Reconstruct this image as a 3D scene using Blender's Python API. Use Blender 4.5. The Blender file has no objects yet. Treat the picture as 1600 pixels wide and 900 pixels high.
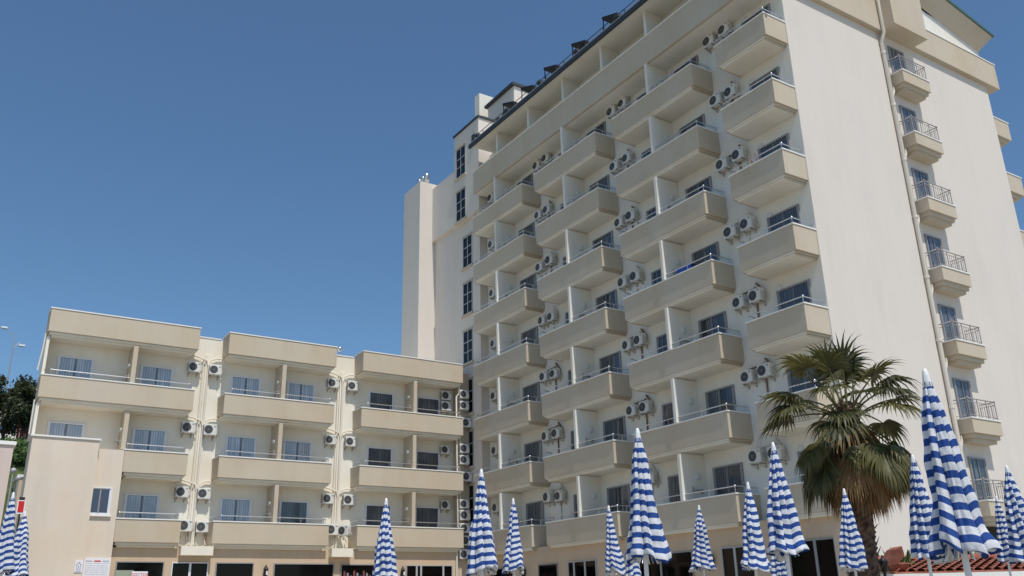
import bpy, bmesh, math, random
from mathutils import Vector, Matrix, noise as mnoise
R = math.radians
random.seed(7)
S = bpy.context.scene
COL = S.collection

# ------------------------------------------------------------------ camera
cd = bpy.data.cameras.new("camera"); cam = bpy.data.objects.new("camera", cd); COL.objects.link(cam)
cd.sensor_width = 36.0; cd.lens = 31.29; cd.clip_start = 0.05; cd.clip_end = 4000
CR = Vector((0.84185, -0.53925, -0.02225)); CU = Vector((-0.16543, -0.29706, 0.94042)); CF = Vector((0.51374, 0.78801, 0.33929))
cam.matrix_world = Matrix(((CR.x, CU.x, -CF.x, 0), (CR.y, CU.y, -CF.y, 0), (CR.z, CU.z, -CF.z, 0), (0, 0, 0, 1)))
S.camera = cam

# ------------------------------------------------------------------ sky, sun, exposure
SUN_EL, SUN_OFF = 61.5, 5.0          # degrees; the sun stands over -Y, a little towards -X
sd = Vector((-math.sin(R(SUN_OFF)) * math.cos(R(SUN_EL)), -math.cos(R(SUN_OFF)) * math.cos(R(SUN_EL)), math.sin(R(SUN_EL))))
W = bpy.data.worlds.new("World"); S.world = W; W.use_nodes = True
nt = W.node_tree; nt.nodes.clear()
sky = nt.nodes.new("ShaderNodeTexSky"); sky.sky_type = 'NISHITA'; sky.sun_disc = False
sky.sun_elevation = R(SUN_EL); sky.sun_rotation = math.atan2(sd.x, sd.y)
sky.altitude = 0; sky.air_density = 1.0; sky.dust_density = 1.1; sky.ozone_density = 6.0
bg = nt.nodes.new("ShaderNodeBackground"); bg.inputs[1].default_value = 0.131
wo = nt.nodes.new("ShaderNodeOutputWorld")
tn = nt.nodes.new("ShaderNodeMix"); tn.data_type = 'RGBA'; tn.blend_type = 'MULTIPLY'; tn.inputs["Factor"].default_value = 1.0
tn.inputs["B"].default_value = (0.83, 0.965, 0.97, 1.0); nt.links.new(sky.outputs[0], tn.inputs["A"]); nt.links.new(tn.outputs["Result"], bg.inputs[0]); nt.links.new(bg.outputs[0], wo.inputs[0])
sl = bpy.data.lights.new("sun", 'SUN'); sl.energy = 3.95; sl.angle = R(0.53); sl.color = (1.0, 0.955, 0.89)
so = bpy.data.objects.new("sun", sl); COL.objects.link(so)
so.rotation_euler = sd.to_track_quat('Z', 'Y').to_euler(); so.location = (0, 0, 60)
S.view_settings.view_transform = 'Standard'; S.view_settings.look = 'None'
S.view_settings.gamma = 1.0; S.view_settings.use_curve_mapping = False
S.view_settings.exposure = -0.1

# ------------------------------------------------------------------ materials
MATS = {}
def mat(name, col, rough=0.8, metal=0.0, spec=0.5):
    if name in MATS: return MATS[name]
    m = bpy.data.materials.new(name); m.use_nodes = True
    b = m.node_tree.nodes["Principled BSDF"]
    b.inputs["Base Color"].default_value = (*col, 1); b.inputs["Roughness"].default_value = rough
    b.inputs["Metallic"].default_value = metal; b.inputs["Specular IOR Level"].default_value = spec
    MATS[name] = m; return m
def stucco(name, col, var=0.10, streak=0.10, bump=0.15, tint=None, scale=1.0):
    """painted render: cloudy patches, faint run-off streaks, fine grain"""
    m = mat(name, col, 0.9, spec=0.25); t = m.node_tree; N = t.nodes; L = t.links
    b = N["Principled BSDF"]
    g = N.new("ShaderNodeNewGeometry")
    n1 = N.new("ShaderNodeTexNoise"); n1.inputs["Scale"].default_value = 0.45 * scale; n1.inputs["Detail"].default_value = 5; n1.inputs["Roughness"].default_value = 0.6
    mp = N.new("ShaderNodeMapping"); mp.inputs["Scale"].default_value = (1.1 * scale, 1.1 * scale, 0.16 * scale)
    n2 = N.new("ShaderNodeTexNoise"); n2.inputs["Scale"].default_value = 1.0; n2.inputs["Detail"].default_value = 4; n2.inputs["Roughness"].default_value = 0.7
    n3 = N.new("ShaderNodeTexNoise"); n3.inputs["Scale"].default_value = 60; n3.inputs["Detail"].default_value = 2
    L.new(g.outputs["Position"], n1.inputs["Vector"]); L.new(g.outputs["Position"], mp.inputs["Vector"])
    L.new(mp.outputs[0], n2.inputs["Vector"]); L.new(g.outputs["Position"], n3.inputs["Vector"])
    def rng(src, lo, hi, a=0.3, c=0.7):
        r = N.new("ShaderNodeMapRange"); r.inputs["From Min"].default_value = a; r.inputs["From Max"].default_value = c
        r.inputs["To Min"].default_value = lo; r.inputs["To Max"].default_value = hi; L.new(src, r.inputs["Value"]); return r.outputs[0]
    a1 = rng(n1.outputs[0], 1 - var, 1 + var * 0.6)
    a2 = rng(n2.outputs[0], 1 - streak, 1.02, 0.28, 0.55)
    a3 = rng(n3.outputs[0], 0.965, 1.03)
    mu = N.new("ShaderNodeMath"); mu.operation = 'MULTIPLY'; L.new(a1, mu.inputs[0]); L.new(a2, mu.inputs[1])
    mu2 = N.new("ShaderNodeMath"); mu2.operation = 'MULTIPLY'; L.new(mu.outputs[0], mu2.inputs[0]); L.new(a3, mu2.inputs[1])
    mx = N.new("ShaderNodeMix"); mx.data_type = 'RGBA'; mx.inputs["A"].default_value = (*col, 1)
    tt = tint or (col[0] * 0.9, col[1] * 0.84, col[2] * 0.76); mx.inputs["B"].default_value = (*tt, 1)
    L.new(rng(n1.outputs[0], 0, 1, 0.4, 0.75), mx.inputs["Factor"])
    vm = N.new("ShaderNodeVectorMath"); vm.operation = 'SCALE'
    L.new(mx.outputs["Result"], vm.inputs[0]); L.new(mu2.outputs[0], vm.inputs["Scale"])
    L.new(vm.outputs[0], b.inputs["Base Color"])
    bp = N.new("ShaderNodeBump"); bp.inputs["Strength"].default_value = bump; bp.inputs["Distance"].default_value = 0.02
    L.new(n3.outputs[0], bp.inputs["Height"]); L.new(bp.outputs[0], b.inputs["Normal"])
    return m
CREAM = stucco("cream_wall_paint", (0.81, 0.77, 0.675), 0.05, 0.05)
SIDEW = stucco("pale_wall_paint", (0.68, 0.622, 0.56), 0.06, 0.035, tint=(0.645, 0.58, 0.515))
TAN = stucco("tan_parapet_paint", (0.545, 0.475, 0.375), 0.04, 0.04)
WHITEW = stucco("white_wall_paint", (0.77, 0.75, 0.69), 0.05, 0.04)
GROUNDW = stucco("beige_ground_floor_paint", (0.60, 0.47, 0.345), 0.07, 0.08)
STAIRW = stucco("pinkish_render", (0.72, 0.635, 0.535), 0.07, 0.06)
PINK = stucco("pink_render", (0.62, 0.51, 0.47), 0.08, 0.10)
SILL = mat("white_stone_coping", (0.80, 0.78, 0.74), 0.6)
WINFRAME = mat("pale_grey_frame_paint", (0.40, 0.40, 0.41), 0.5)
ENDRAIL = mat("dull_metal_railing", (0.34, 0.31, 0.29), 0.5, 0.4)
FRAME = mat("white_frame_paint", (0.72, 0.73, 0.76), 0.45)
GREYFRAME = mat("grey_frame_aluminium", (0.27, 0.265, 0.27), 0.5)
STEEL = mat("brushed_steel", (0.62, 0.62, 0.63), 0.28, 0.9)
PIPE = mat("cream_pipe_plastic", (0.70, 0.64, 0.55), 0.5)
RUST = mat("brown_pipe_insulation", (0.23, 0.15, 0.10), 0.8)
DARK = mat("interior_shade", (0.025, 0.022, 0.022), 0.9)  # near-black colour standing for the gloom of rooms behind openings
BLACK = mat("black_metal", (0.012, 0.012, 0.014), 0.5)
BLACKCLOTH = mat("black_canvas", (0.012, 0.013, 0.018), 0.9)
SLATE = mat("dark_roof_edge", (0.035, 0.045, 0.055), 0.6)
ROOFGREEN = mat("green_roof_edge", (0.06, 0.13, 0.13), 0.6)
ACW = mat("air_conditioner_casing", (0.66, 0.65, 0.61), 0.5)
ACBACK = mat("air_conditioner_side", (0.50, 0.48, 0.44), 0.6)
GRILLE = mat("dark_fan_grille", (0.03, 0.03, 0.033), 0.5)
GALV = mat("galvanised_metal", (0.42, 0.40, 0.38), 0.5, 0.5)
REDPAINT = mat("red_sign_paint", (0.60, 0.015, 0.012), 0.5)
SIGNWHITE = mat("white_sign_board", (0.78, 0.77, 0.80), 0.5)
SIGNTXT = mat("grey_blue_sign_ink", (0.22, 0.24, 0.38), 0.7)
SIGNRED = mat("red_sign_ink", (0.55, 0.05, 0.05), 0.7)
TOWEL = mat("blue_towel_cloth", (0.03, 0.09, 0.36), 0.95)
SKIN = mat("skin", (0.56, 0.30, 0.21), 0.6)
SHORTS = mat("dark_shorts", (0.05, 0.05, 0.09), 0.9)
PLASTIC = mat("white_plastic", (0.75, 0.75, 0.74), 0.5)
def glass(name, tint, alpha, rough=0.03, refl=(0.9, 0.95, 1.0)):
    m = bpy.data.materials.new(name); m.use_nodes = True; t = m.node_tree; N = t.nodes; N.clear()
    o = N.new("ShaderNodeOutputMaterial"); tr = N.new("ShaderNodeBsdfTransparent"); tr.inputs[0].default_value = (*tint, 1)
    gl = N.new("ShaderNodeBsdfGlossy"); gl.inputs[0].default_value = (*refl, 1); gl.inputs["Roughness"].default_value = rough
    lw = N.new("ShaderNodeLayerWeight"); lw.inputs[0].default_value = 0.5; fr = N.new("ShaderNodeMath"); fr.operation = 'POWER'; fr.inputs[1].default_value = 4.0; t.links.new(lw.outputs["Facing"], fr.inputs[0])
    ad = N.new("ShaderNodeMath"); ad.operation = 'ADD'; ad.inputs[1].default_value = alpha; t.links.new(fr.outputs[0], ad.inputs[0])
    mx = N.new("ShaderNodeMixShader"); t.links.new(ad.outputs[0], mx.inputs[0])
    t.links.new(tr.outputs[0], mx.inputs[1]); t.links.new(gl.outputs[0], mx.inputs[2]); t.links.new(mx.outputs[0], o.inputs[0])
    return m
GLASS = glass("window_glass", (0.84, 0.88, 0.93), 0.06)
DGLASS = glass("dark_shop_glass", (0.30, 0.30, 0.32), 0.03, 0.05, (0.62, 0.58, 0.54))
def curtain_mat(name, lo, hi):
    m = mat(name, hi, 0.95); t = m.node_tree; N = t.nodes; L = t.links
    g = N.new("ShaderNodeNewGeometry"); oi = N.new("ShaderNodeObjectInfo")
    n = N.new("ShaderNodeTexNoise"); n.inputs["Scale"].default_value = 0.8; L.new(g.outputs["Position"], n.inputs["Vector"])
    r = N.new("ShaderNodeValToRGB"); r.color_ramp.elements[0].position = 0.36; r.color_ramp.elements[1].position = 0.66
    r.color_ramp.elements[0].color = (*lo, 1); r.color_ramp.elements[1].color = (*hi, 1)
    L.new(n.outputs[0], r.inputs[0]); L.new(r.outputs[0], N["Principled BSDF"].inputs["Base Color"])
    return m
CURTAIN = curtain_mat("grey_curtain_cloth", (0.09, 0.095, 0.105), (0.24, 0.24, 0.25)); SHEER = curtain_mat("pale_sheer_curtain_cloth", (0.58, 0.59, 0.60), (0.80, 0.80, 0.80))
CURTAIN_SHADE = mat("grey_curtain_pleat_shade", (0.085, 0.087, 0.095), 0.95); SHEER_SHADE = mat("sheer_curtain_pleat_shade", (0.46, 0.48, 0.50), 0.95)  # darker cloth tones: the shade of the folds put into the colour
def stripe_mat():
    m = mat("blue_and_white_striped_canvas", (0.8, 0.8, 0.8), 0.85, spec=0.2); t = m.node_tree; N = t.nodes; L = t.links
    uv = N.new("ShaderNodeUVMap"); uv.uv_map = "UVMap"
    sp = N.new("ShaderNodeSeparateXYZ"); L.new(uv.outputs[0], sp.inputs[0])
    mu = N.new("ShaderNodeMath"); mu.operation = 'MULTIPLY'; mu.inputs[1].default_value = 11.5; L.new(sp.outputs[1], mu.inputs[0])
    fr = N.new("ShaderNodeMath"); fr.operation = 'FRACT'; L.new(mu.outputs[0], fr.inputs[0])
    gt = N.new("ShaderNodeMath"); gt.operation = 'GREATER_THAN'; gt.inputs[1].default_value = 0.52; L.new(fr.outputs[0], gt.inputs[0])
    mx = N.new("ShaderNodeMix"); mx.data_type = 'RGBA'; mx.inputs["A"].default_value = (0.80, 0.81, 0.84, 1); mx.inputs["B"].default_value = (0.030, 0.085, 0.315, 1)
    L.new(gt.outputs[0], mx.inputs["Factor"])
    g = N.new("ShaderNodeTexCoord"); n = N.new("ShaderNodeTexNoise"); n.inputs["Scale"].default_value = 4; n.inputs["Detail"].default_value = 5
    L.new(g.outputs["Object"], n.inputs["Vector"])
    r = N.new("ShaderNodeMapRange"); r.inputs["From Min"].default_value = 0.3; r.inputs["From Max"].default_value = 0.7; r.inputs["To Min"].default_value = 0.86; r.inputs["To Max"].default_value = 1.04
    L.new(n.outputs[0], r.inputs["Value"])
    vm = N.new("ShaderNodeVectorMath"); vm.operation = 'SCALE'; L.new(mx.outputs["Result"], vm.inputs[0]); L.new(r.outputs[0], vm.inputs["Scale"])
    b = N["Principled BSDF"]; L.new(vm.outputs[0], b.inputs["Base Color"])
    n2 = N.new("ShaderNodeTexNoise"); n2.inputs["Scale"].default_value = 14; n2.inputs["Detail"].default_value = 3; L.new(g.outputs["Object"], n2.inputs["Vector"])
    bp = N.new("ShaderNodeBump"); bp.inputs["Strength"].default_value = 0.35; bp.inputs["Distance"].default_value = 0.03
    L.new(n2.outputs[0], bp.inputs["Height"]); L.new(bp.outputs[0], b.inputs["Normal"])
    out = N["Material Output"]; tl = N.new("ShaderNodeBsdfTranslucent"); L.new(vm.outputs[0], tl.inputs[0])
    ms = N.new("ShaderNodeMixShader"); ms.inputs[0].default_value = 0.22
    L.new(b.outputs[0], ms.inputs[1]); L.new(tl.outputs[0], ms.inputs[2]); L.new(ms.outputs[0], out.inputs[0])
    return m
STRIPE = stripe_mat()
def noisy(name, c1, c2, scale, rough=0.9, detail=5, bump=0.0, coord="Object"):
    m = mat(name, c1, rough, spec=0.25); t = m.node_tree; N = t.nodes; L = t.links
    g = N.new("ShaderNodeTexCoord"); n = N.new("ShaderNodeTexNoise"); n.inputs["Scale"].default_value = scale; n.inputs["Detail"].default_value = detail
    L.new(g.outputs[coord], n.inputs["Vector"])
    r = N.new("ShaderNodeValToRGB"); r.color_ramp.elements[0].position = 0.33; r.color_ramp.elements[1].position = 0.67
    r.color_ramp.elements[0].color = (*c1, 1); r.color_ramp.elements[1].color = (*c2, 1)
    L.new(n.outputs[0], r.inputs[0]); L.new(r.outputs[0], N["Principled BSDF"].inputs["Base Color"])
    if bump:
        bp = N.new("ShaderNodeBump"); bp.inputs["Strength"].default_value = bump; L.new(n.outputs[0], bp.inputs["Height"]); L.new(bp.outputs[0], N["Principled BSDF"].inputs["Normal"])
    return m
GRASS = noisy("hill_grass", (0.035, 0.055, 0.015), (0.10, 0.12, 0.04), 1.2)
PAVING = noisy("beige_paving", (0.32, 0.295, 0.245), (0.43, 0.395, 0.33), 0.8, bump=0.1)
TILE = noisy("terracotta_tile", (0.25, 0.08, 0.055), (0.41, 0.165, 0.115), 5.0)
TRUNK = noisy("palm_trunk_bark", (0.05, 0.032, 0.025), (0.17, 0.11, 0.085), 9, bump=0.6)
BARK = noisy("tree_bark", (0.03, 0.025, 0.02), (0.07, 0.05, 0.04), 8)
def leafmat(name, a, b, trans=0.25):
    m = bpy.data.materials.new(name); m.use_nodes = True; t = m.node_tree; N = t.nodes; L = t.links
    p = N["Principled BSDF"]; p.inputs["Roughness"].default_value = 0.5; p.inputs["Specular IOR Level"].default_value = 0.35
    at = N.new("ShaderNodeAttribute"); at.attribute_name = "shade"; at.attribute_type = 'GEOMETRY'
    mx = N.new("ShaderNodeMix"); mx.data_type = 'RGBA'; mx.inputs["A"].default_value = (*a, 1); mx.inputs["B"].default_value = (*b, 1)
    L.new(at.outputs["Fac"], mx.inputs["Factor"]); L.new(mx.outputs["Result"], p.inputs["Base Color"])
    tl = N.new("ShaderNodeBsdfTranslucent"); L.new(mx.outputs["Result"], tl.inputs[0])
    ms = N.new("ShaderNodeMixShader"); ms.inputs[0].default_value = trans
    L.new(p.outputs[0], ms.inputs[1]); L.new(tl.outputs[0], ms.inputs[2]); L.new(ms.outputs[0], N["Material Output"].inputs[0])
    return m
FAN = leafmat("palm_leaf", (0.020, 0.028, 0.008), (0.175, 0.155, 0.05))
DEAD = leafmat("dead_palm_leaf", (0.028, 0.022, 0.010), (0.36, 0.20, 0.085))
OLIVE = leafmat("dark_tree_leaf", (0.014, 0.024, 0.008), (0.085, 0.095, 0.035))
PLANTLEAF = leafmat("plant_leaf", (0.03, 0.07, 0.015), (0.12, 0.18, 0.05))

# ------------------------------------------------------------------ helpers
class MB:
    def __init__(s): s.v = []; s.f = []; s.m = []; s.uv = None; s.sm = []
    def add(s, vs, fs, mi=0, smooth=False):
        o = len(s.v); s.v += [tuple(v) for v in vs]
        for f in fs: s.f.append(tuple(i + o for i in f)); s.m.append(mi); s.sm.append(smooth)
        return s
    def box(s, x0, x1, y0, y1, z0, z1, mi=0):
        return s.add([(x0, y0, z0), (x1, y0, z0), (x1, y1, z0), (x0, y1, z0), (x0, y0, z1), (x1, y0, z1), (x1, y1, z1), (x0, y1, z1)],
                     [(3, 2, 1, 0), (4, 5, 6, 7), (0, 1, 5, 4), (1, 2, 6, 5), (2, 3, 7, 6), (3, 0, 4, 7)], mi)
    def tube(s, pts, r, n=8, mi=0, caps=True, r1=None):
        pts = [Vector(p) for p in pts]; rings = []; k = len(pts)
        for i, p in enumerate(pts):
            d = (pts[min(i + 1, k - 1)] - pts[max(i - 1, 0)]).normalized()
            a = d.cross(Vector((0, 0, 1)));  a = a.normalized() if a.length > 1e-4 else Vector((1, 0, 0)); b = d.cross(a)
            rr = r if r1 is None else r + (r1 - r) * i / max(1, k - 1)
            rings.append([p + rr * (math.cos(2 * math.pi * j / n) * a + math.sin(2 * math.pi * j / n) * b) for j in range(n)])
        vs = [v for ring in rings for v in ring]; fs = []
        for i in range(k - 1):
            for j in range(n): fs.append((i * n + j, i * n + (j + 1) % n, (i + 1) * n + (j + 1) % n, (i + 1) * n + j))
        s.add(vs, fs, mi, True)
        if caps: s.add(rings[0], [tuple(range(n))], mi); s.add(rings[-1], [tuple(range(n - 1, -1, -1))], mi)
        return s
    def lathe(s, prof, n=12, c=(0, 0), mi=0):
        vs = []; fs = []
        for r, z in prof:
            for j in range(n): a = 2 * math.pi * j / n; vs.append((c[0] + r * math.cos(a), c[1] + r * math.sin(a), z))
        for i in range(len(prof) - 1):
            for j in range(n): fs.append((i * n + j, i * n + (j + 1) % n, (i + 1) * n + (j + 1) % n, (i + 1) * n + j))
        return s.add(vs, fs, mi, True)
    def mesh(s, name, mats, shade=None):
        me = bpy.data.meshes.new(name); me.from_pydata(s.v, [], s.f); 
        for m in (mats if isinstance(mats, (list, tuple)) else [mats]): me.materials.append(m)
        me.polygons.foreach_set("material_index", s.m); me.polygons.foreach_set("use_smooth", s.sm)
        if shade is not None:
            a = me.attributes.new("shade", 'FLOAT', 'FACE'); a.data.foreach_set("value", shade)
        me.update(); return me
def wloc(o):
    v = Vector((0, 0, 0))
    while o is not None: v = v + o.location; o = o.parent
    return v
def build(name, mb, mats, parent=None, local=False, bevel=0.0, at=None):
    """one mesh object; vertices are given in world space unless local"""
    if parent is not None and not local:
        w = wloc(parent); mb.v = [(a - w.x, b - w.y, c - w.z) for a, b, c in mb.v]
    me = mb.mesh(name, mats); o = bpy.data.objects.new(name, me); COL.objects.link(o)
    if parent is not None: o.parent = parent
    if at is not None: o.location = at
    if bevel:
        md = o.modifiers.new("bevel", 'BEVEL'); md.width = bevel; md.segments = 2; md.limit_method = 'ANGLE'
    return o
def place(name, me, parent, at):
    o = bpy.data.objects.new(name, me); COL.objects.link(o)
    if parent is not None: o.parent = parent
    o.location = at; return o
def tag(o, label, cat, group=None, kind=None):
    o["label"] = label; o["category"] = cat
    if group: o["group"] = group
    if kind: o["kind"] = kind
    return o
def thing(name, loc, label, cat, group=None, rz=0.0):
    o = bpy.data.objects.new(name, None); COL.objects.link(o); o.location = loc; o.rotation_euler = (0, 0, rz); o.empty_display_size = 0.3
    return tag(o, label, cat, group)
def kids(o): return [c for c in COL.objects if c.parent == o]
def dup(root, loc, rz, label, sc=1.0):
    def cp(o, par):
        c = o.copy(); COL.objects.link(c)
        if par is not None: c.parent = par
        for k in TREE.get(o.name, []): 
            n = cp(k, c)
        return c
    r = cp(root, None); r.location = loc; r.rotation_euler = (0, 0, rz); r.scale = (sc, sc, sc); r["label"] = label
    return r
TREE = {}
def index_tree(root):
    def rec(o):
        TREE[o.name] = kids(o)
        for k in TREE[o.name]: rec(k)
    rec(root)
def gz(x, y):
    r = math.hypot(x, y); t = min(1, max(0, (r - 6) / 24)); z = -1.5 + 1.4 * t
    h = min(1, max(0, (y - 56) / 22)); h = h * h * (3 - 2 * h)
    return z + 12.2 * h + (min(60, max(0, y - 78)) * 0.09)

# ------------------------------------------------------------------ ground
xs = [-900, -400, -200, -120, -80, -60] + list(range(-50, 71, 4)) + [80, 100, 140, 220, 400, 900]
ys = [-900, -300, -120, -60, -40] + list(range(-30, 111, 4)) + [120, 140, 180, 260, 500, 1200]
g = MB(); vs = [(x, y, gz(x, y)) for y in ys for x in xs]; nx = len(xs)
fs = [(j * nx + i, j * nx + i + 1, (j + 1) * nx + i + 1, (j + 1) * nx + i) for j in range(len(ys) - 1) for i in range(nx - 1) if ys[j] < 54]
fh = [(j * nx + i, j * nx + i + 1, (j + 1) * nx + i + 1, (j + 1) * nx + i) for j in range(len(ys) - 1) for i in range(nx - 1) if ys[j] >= 54]
g.add(vs, fs, 0, True); o = build("ground", g, PAVING); o["kind"] = "structure"
g = MB().add(vs, fh, 0, True); o = build("hillside", g, GRASS); o["kind"] = "structure"

# ------------------------------------------------------------------ shared building pieces
def door_meshes(w, h, two=True):
    """sliding door facing -Y, origin bottom centre on the wall face"""
    f = MB(); t = 0.06; d = -0.07
    f.box(-w / 2 - t, -w / 2, d, -0.003, 0, h + t); f.box(w / 2, w / 2 + t, d, -0.003, 0, h + t)
    f.box(-w / 2, w / 2, d, -0.003, h, h + t); f.box(-w / 2, w / 2, d, -0.003, 0, 0.07)
    if two:
        f.box(-0.03, 0.03, d + 0.012, -0.012, 0.07, h, 1)
        f.box(-w / 2, -w / 2 + 0.05, d + 0.02, -0.012, 0.07, h); f.box(w / 2 - 0.05, w / 2, d + 0.02, -0.012, 0.07, h)
    p = MB().add([(-w / 2, d + 0.035, 0.07), (w / 2, d + 0.035, 0.07), (w / 2, d + 0.035, h), (-w / 2, d + 0.035, h)], [(0, 1, 2, 3)])
    return f, p
def curtain_mb(w, h, open_l, open_r, seed):
    rnd = random.Random(seed); c = MB(); n = 40; rows = []
    for i in range(n + 1):
        x = -w / 2 + w * i / n; ph = rnd.random() * 0.5
        y = -0.017 + 0.011 * math.sin(i * 2 * math.pi / 3.1 + ph)
        rows.append((x, y))
    # flat sheet on the wall, its dark colour standing for the unlit room
    c.add([(-w / 2, -0.0035, 0.07), (w / 2, -0.0035, 0.07), (w / 2, -0.0035, h), (-w / 2, -0.0035, h)], [(0, 1, 2, 3)], 1)
    for i in range(n):
        u = (i + 0.5) / n
        if open_l <= u < open_r: continue
        (xa, ya), (xb, yb) = rows[i], rows[i + 1]
        c.add([(xa, ya, 0.08), (xb, yb, 0.08), (xb, yb, h - 0.01), (xa, ya, h - 0.01)], [(0, 1, 2, 3)], 2 if (yb > ya) else 0)  # pleat faces turned one way get the painted fold shade
    return c
DOORSETS = {}; MULL = mat("dark_mullion", (0.16, 0.165, 0.18), 0.4)
def door_set(w, h, frame, key):
    f, p = door_meshes(w, h)
    cs = [curtain_mb(w, h, *oc, seed=i).mesh("curtain", [SHEER, DARK, SHEER_SHADE] if key == "sheer" else [CURTAIN, DARK, CURTAIN_SHADE]) for i, oc in enumerate([(2, 3), (2, 3), (0.35, 0.62), (2, 3), (0.0, 0.22), (0.5, 0.72)])]
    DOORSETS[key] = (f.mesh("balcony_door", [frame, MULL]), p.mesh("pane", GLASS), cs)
DCOUNT = [0]
def put_door(parent, key, x, y, z, facing, pick=None, name="balcony_door", label=None):
    f, p, cs = DOORSETS[key]; w = wloc(parent)
    d = place(name, f, parent, Vector((x, y, z)) - w); d.rotation_euler = (0, 0, R(-90) if facing == 'X' else 0)
    place("pane", p, d, (0, 0, 0)); k = DCOUNT[0] * 7 % 11 % len(cs) if pick is None else pick; DCOUNT[0] += 1
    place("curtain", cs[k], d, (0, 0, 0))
    if label: d["label"] = label
    return d
door_set(1.40, 2.08, FRAME, 'sheer'); door_set(1.40, 2.08, FRAME, 'wing'); door_set(1.40, 2.08, GREYFRAME, 'tower'); door_set(0.60, 1.95, GREYFRAME, 'narrow')
door_set(0.95, 2.10, GREYFRAME, 'side')

# wall lamp (round bulkhead light), facing -Y
lm = MB(); 
for (ra, rb, ya, yb) in [(0.13, 0.13, -0.003, -0.05), (0.13, 0.09, -0.05, -0.075), (0.09, 0.0, -0.075, -0.08)]:
    n = 16; vs = [(ra * math.cos(2 * math.pi * j / n), ya, ra * math.sin(2 * math.pi * j / n)) for j in range(n)] + [(rb * math.cos(2 * math.pi * j / n), yb, rb * math.sin(2 * math.pi * j / n)) for j in range(n)]
    lm.add(vs, [(j, n + j, n + (j + 1) % n, (j + 1) % n) for j in range(n)], 0, True)
LAMP = lm.mesh("wall_lamp", mat("lamp_opal_cover", (0.62, 0.62, 0.60), 0.35))
# clothes drying rack on partition (faces -Y)
rk = MB(); rk.box(-0.25, -0.22, -0.05, -0.003, -0.12, 0.16); rk.box(0.22, 0.25, -0.05, -0.003, -0.1, 0.1)
for i in range(3): rk.tube([(-0.24, -0.05 - 0.07 * i, 0.02), (0.24, -0.05 - 0.07 * i, 0.02)], 0.012, 5)
rk.tube([(-0.235, -0.03, 0.02), (-0.235, -0.22, 0.02)], 0.012, 5); rk.tube([(0.235, -0.03, 0.02), (0.235, -0.22, 0.02)], 0.012, 5)
RACK = rk.mesh("drying_rack", GALV)

def balcony_front_x(X0, X1, Y0, Y1, zt):
    """tower balcony hanging off the wall X=X1, front face at X0; tan mesh, coping mesh, rail mesh"""
    b = MB(); h = 1.02; th = 0.13; zb = zt - h
    b.box(X0, X0 + th, Y0, Y1, zb, zt - 0.05)
    b.box(X0 + th, X1, Y0, Y0 + th, zb, zt - 0.05); b.box(X0 + th, X1, Y1 - th, Y1, zb, zt - 0.05)
    b.box(X0 + th, X1, Y0 + th, Y1 - th, zb, zb + 0.12)
    b.box(X0 + 0.02, X1, Y0 + 0.10, Y1 - 0.10, zb - 0.05, zb - 0.001, 1)
    for (ya, yb) in ((Y0 + 0.06, Y0 + 0.099), (Y1 - 0.099, Y1 - 0.06)): b.box(X0 + 0.06, X1, ya, yb, zb - 0.07, zb - 0.001)
    for (ya, yb) in ((Y0 + 0.13, Y0 + 0.169), (Y1 - 0.169, Y1 - 0.13)): b.box(X0 + 0.12, X1, ya, yb, zb - 0.15, zb - 0.0505)
    b.box(X0 + 0.10, X1, Y0 + 0.17, Y1 - 0.17, zb - 0.13, zb - 0.051, 1)
    c = MB(); c.box(X0 - 0.03, X0 + th + 0.03, Y0 - 0.03, Y1 + 0.03, zt - 0.049, zt)
    c.box(X0 + th + 0.031, X1 - 0.002, Y0 - 0.03, Y0 + th + 0.03, zt - 0.049, zt); c.box(X0 + th + 0.031, X1 - 0.002, Y1 - th - 0.03, Y1 + 0.03, zt - 0.049, zt)
    r = MB(); a = X0 + 0.07; ya, yb = Y0 + 0.07, Y1 - 0.07; zr = zt + 0.24
    r.tube([(X1 - 0.05, ya, zr - 0.01), (a, ya, zr)], 0.024, 6); r.tube([(a, ya, zr), (a, yb, zr)], 0.024, 6)
    r.tube([(a, yb, zr), (a + 0.35, yb, zr - 0.03), (a + 0.4, yb, zt)], 0.022, 6)
    n = max(2, int((yb - ya) / 1.05))
    for i in range(n + 1): r.tube([(a, ya + (yb - ya) * i / n, zt - 0.01), (a, ya + (yb - ya) * i / n, zr)], 0.016, 5)
    r.tube([(a + 0.5, ya, zt - 0.01), (a + 0.5, ya, zr)], 0.016, 5); r.tube([(X1 - 0.1, ya, zt - 0.01), (X1 - 0.1, ya, zr)], 0.016, 5)
    r.lathe([(0, zr - 0.05), (0.045, zr - 0.03), (0.05, zr), (0.045, zr + 0.03), (0, zr + 0.05)], 8, (a, ya))
    return b, c, r
SOFFIT = WHITEW

# ================================================================== HOTEL TOWER
TX, TB, TY = 24.25, 25.5, 18.82            # parapet plane, wall plane, side wall plane
tower = thing("hotel_tower", (28, 30, -0.1), "tall cream hotel tower with rows of tan balconies rising behind the palm tree", "building")
XR = 40.15; YF = 46.0
w = MB(); w.box(TB, XR, TY, 43.0, -0.4, 26.15)
build("wall", w, SIDEW, tower)
# thin painted skins: the shaded front of the tower is whiter than its end wall
w = MB(); w.box(TB - 0.012, TB - 0.002, TY + 0.004, 41.70, 2.72, 26.14); build("wall", w, WHITEW, tower)
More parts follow.
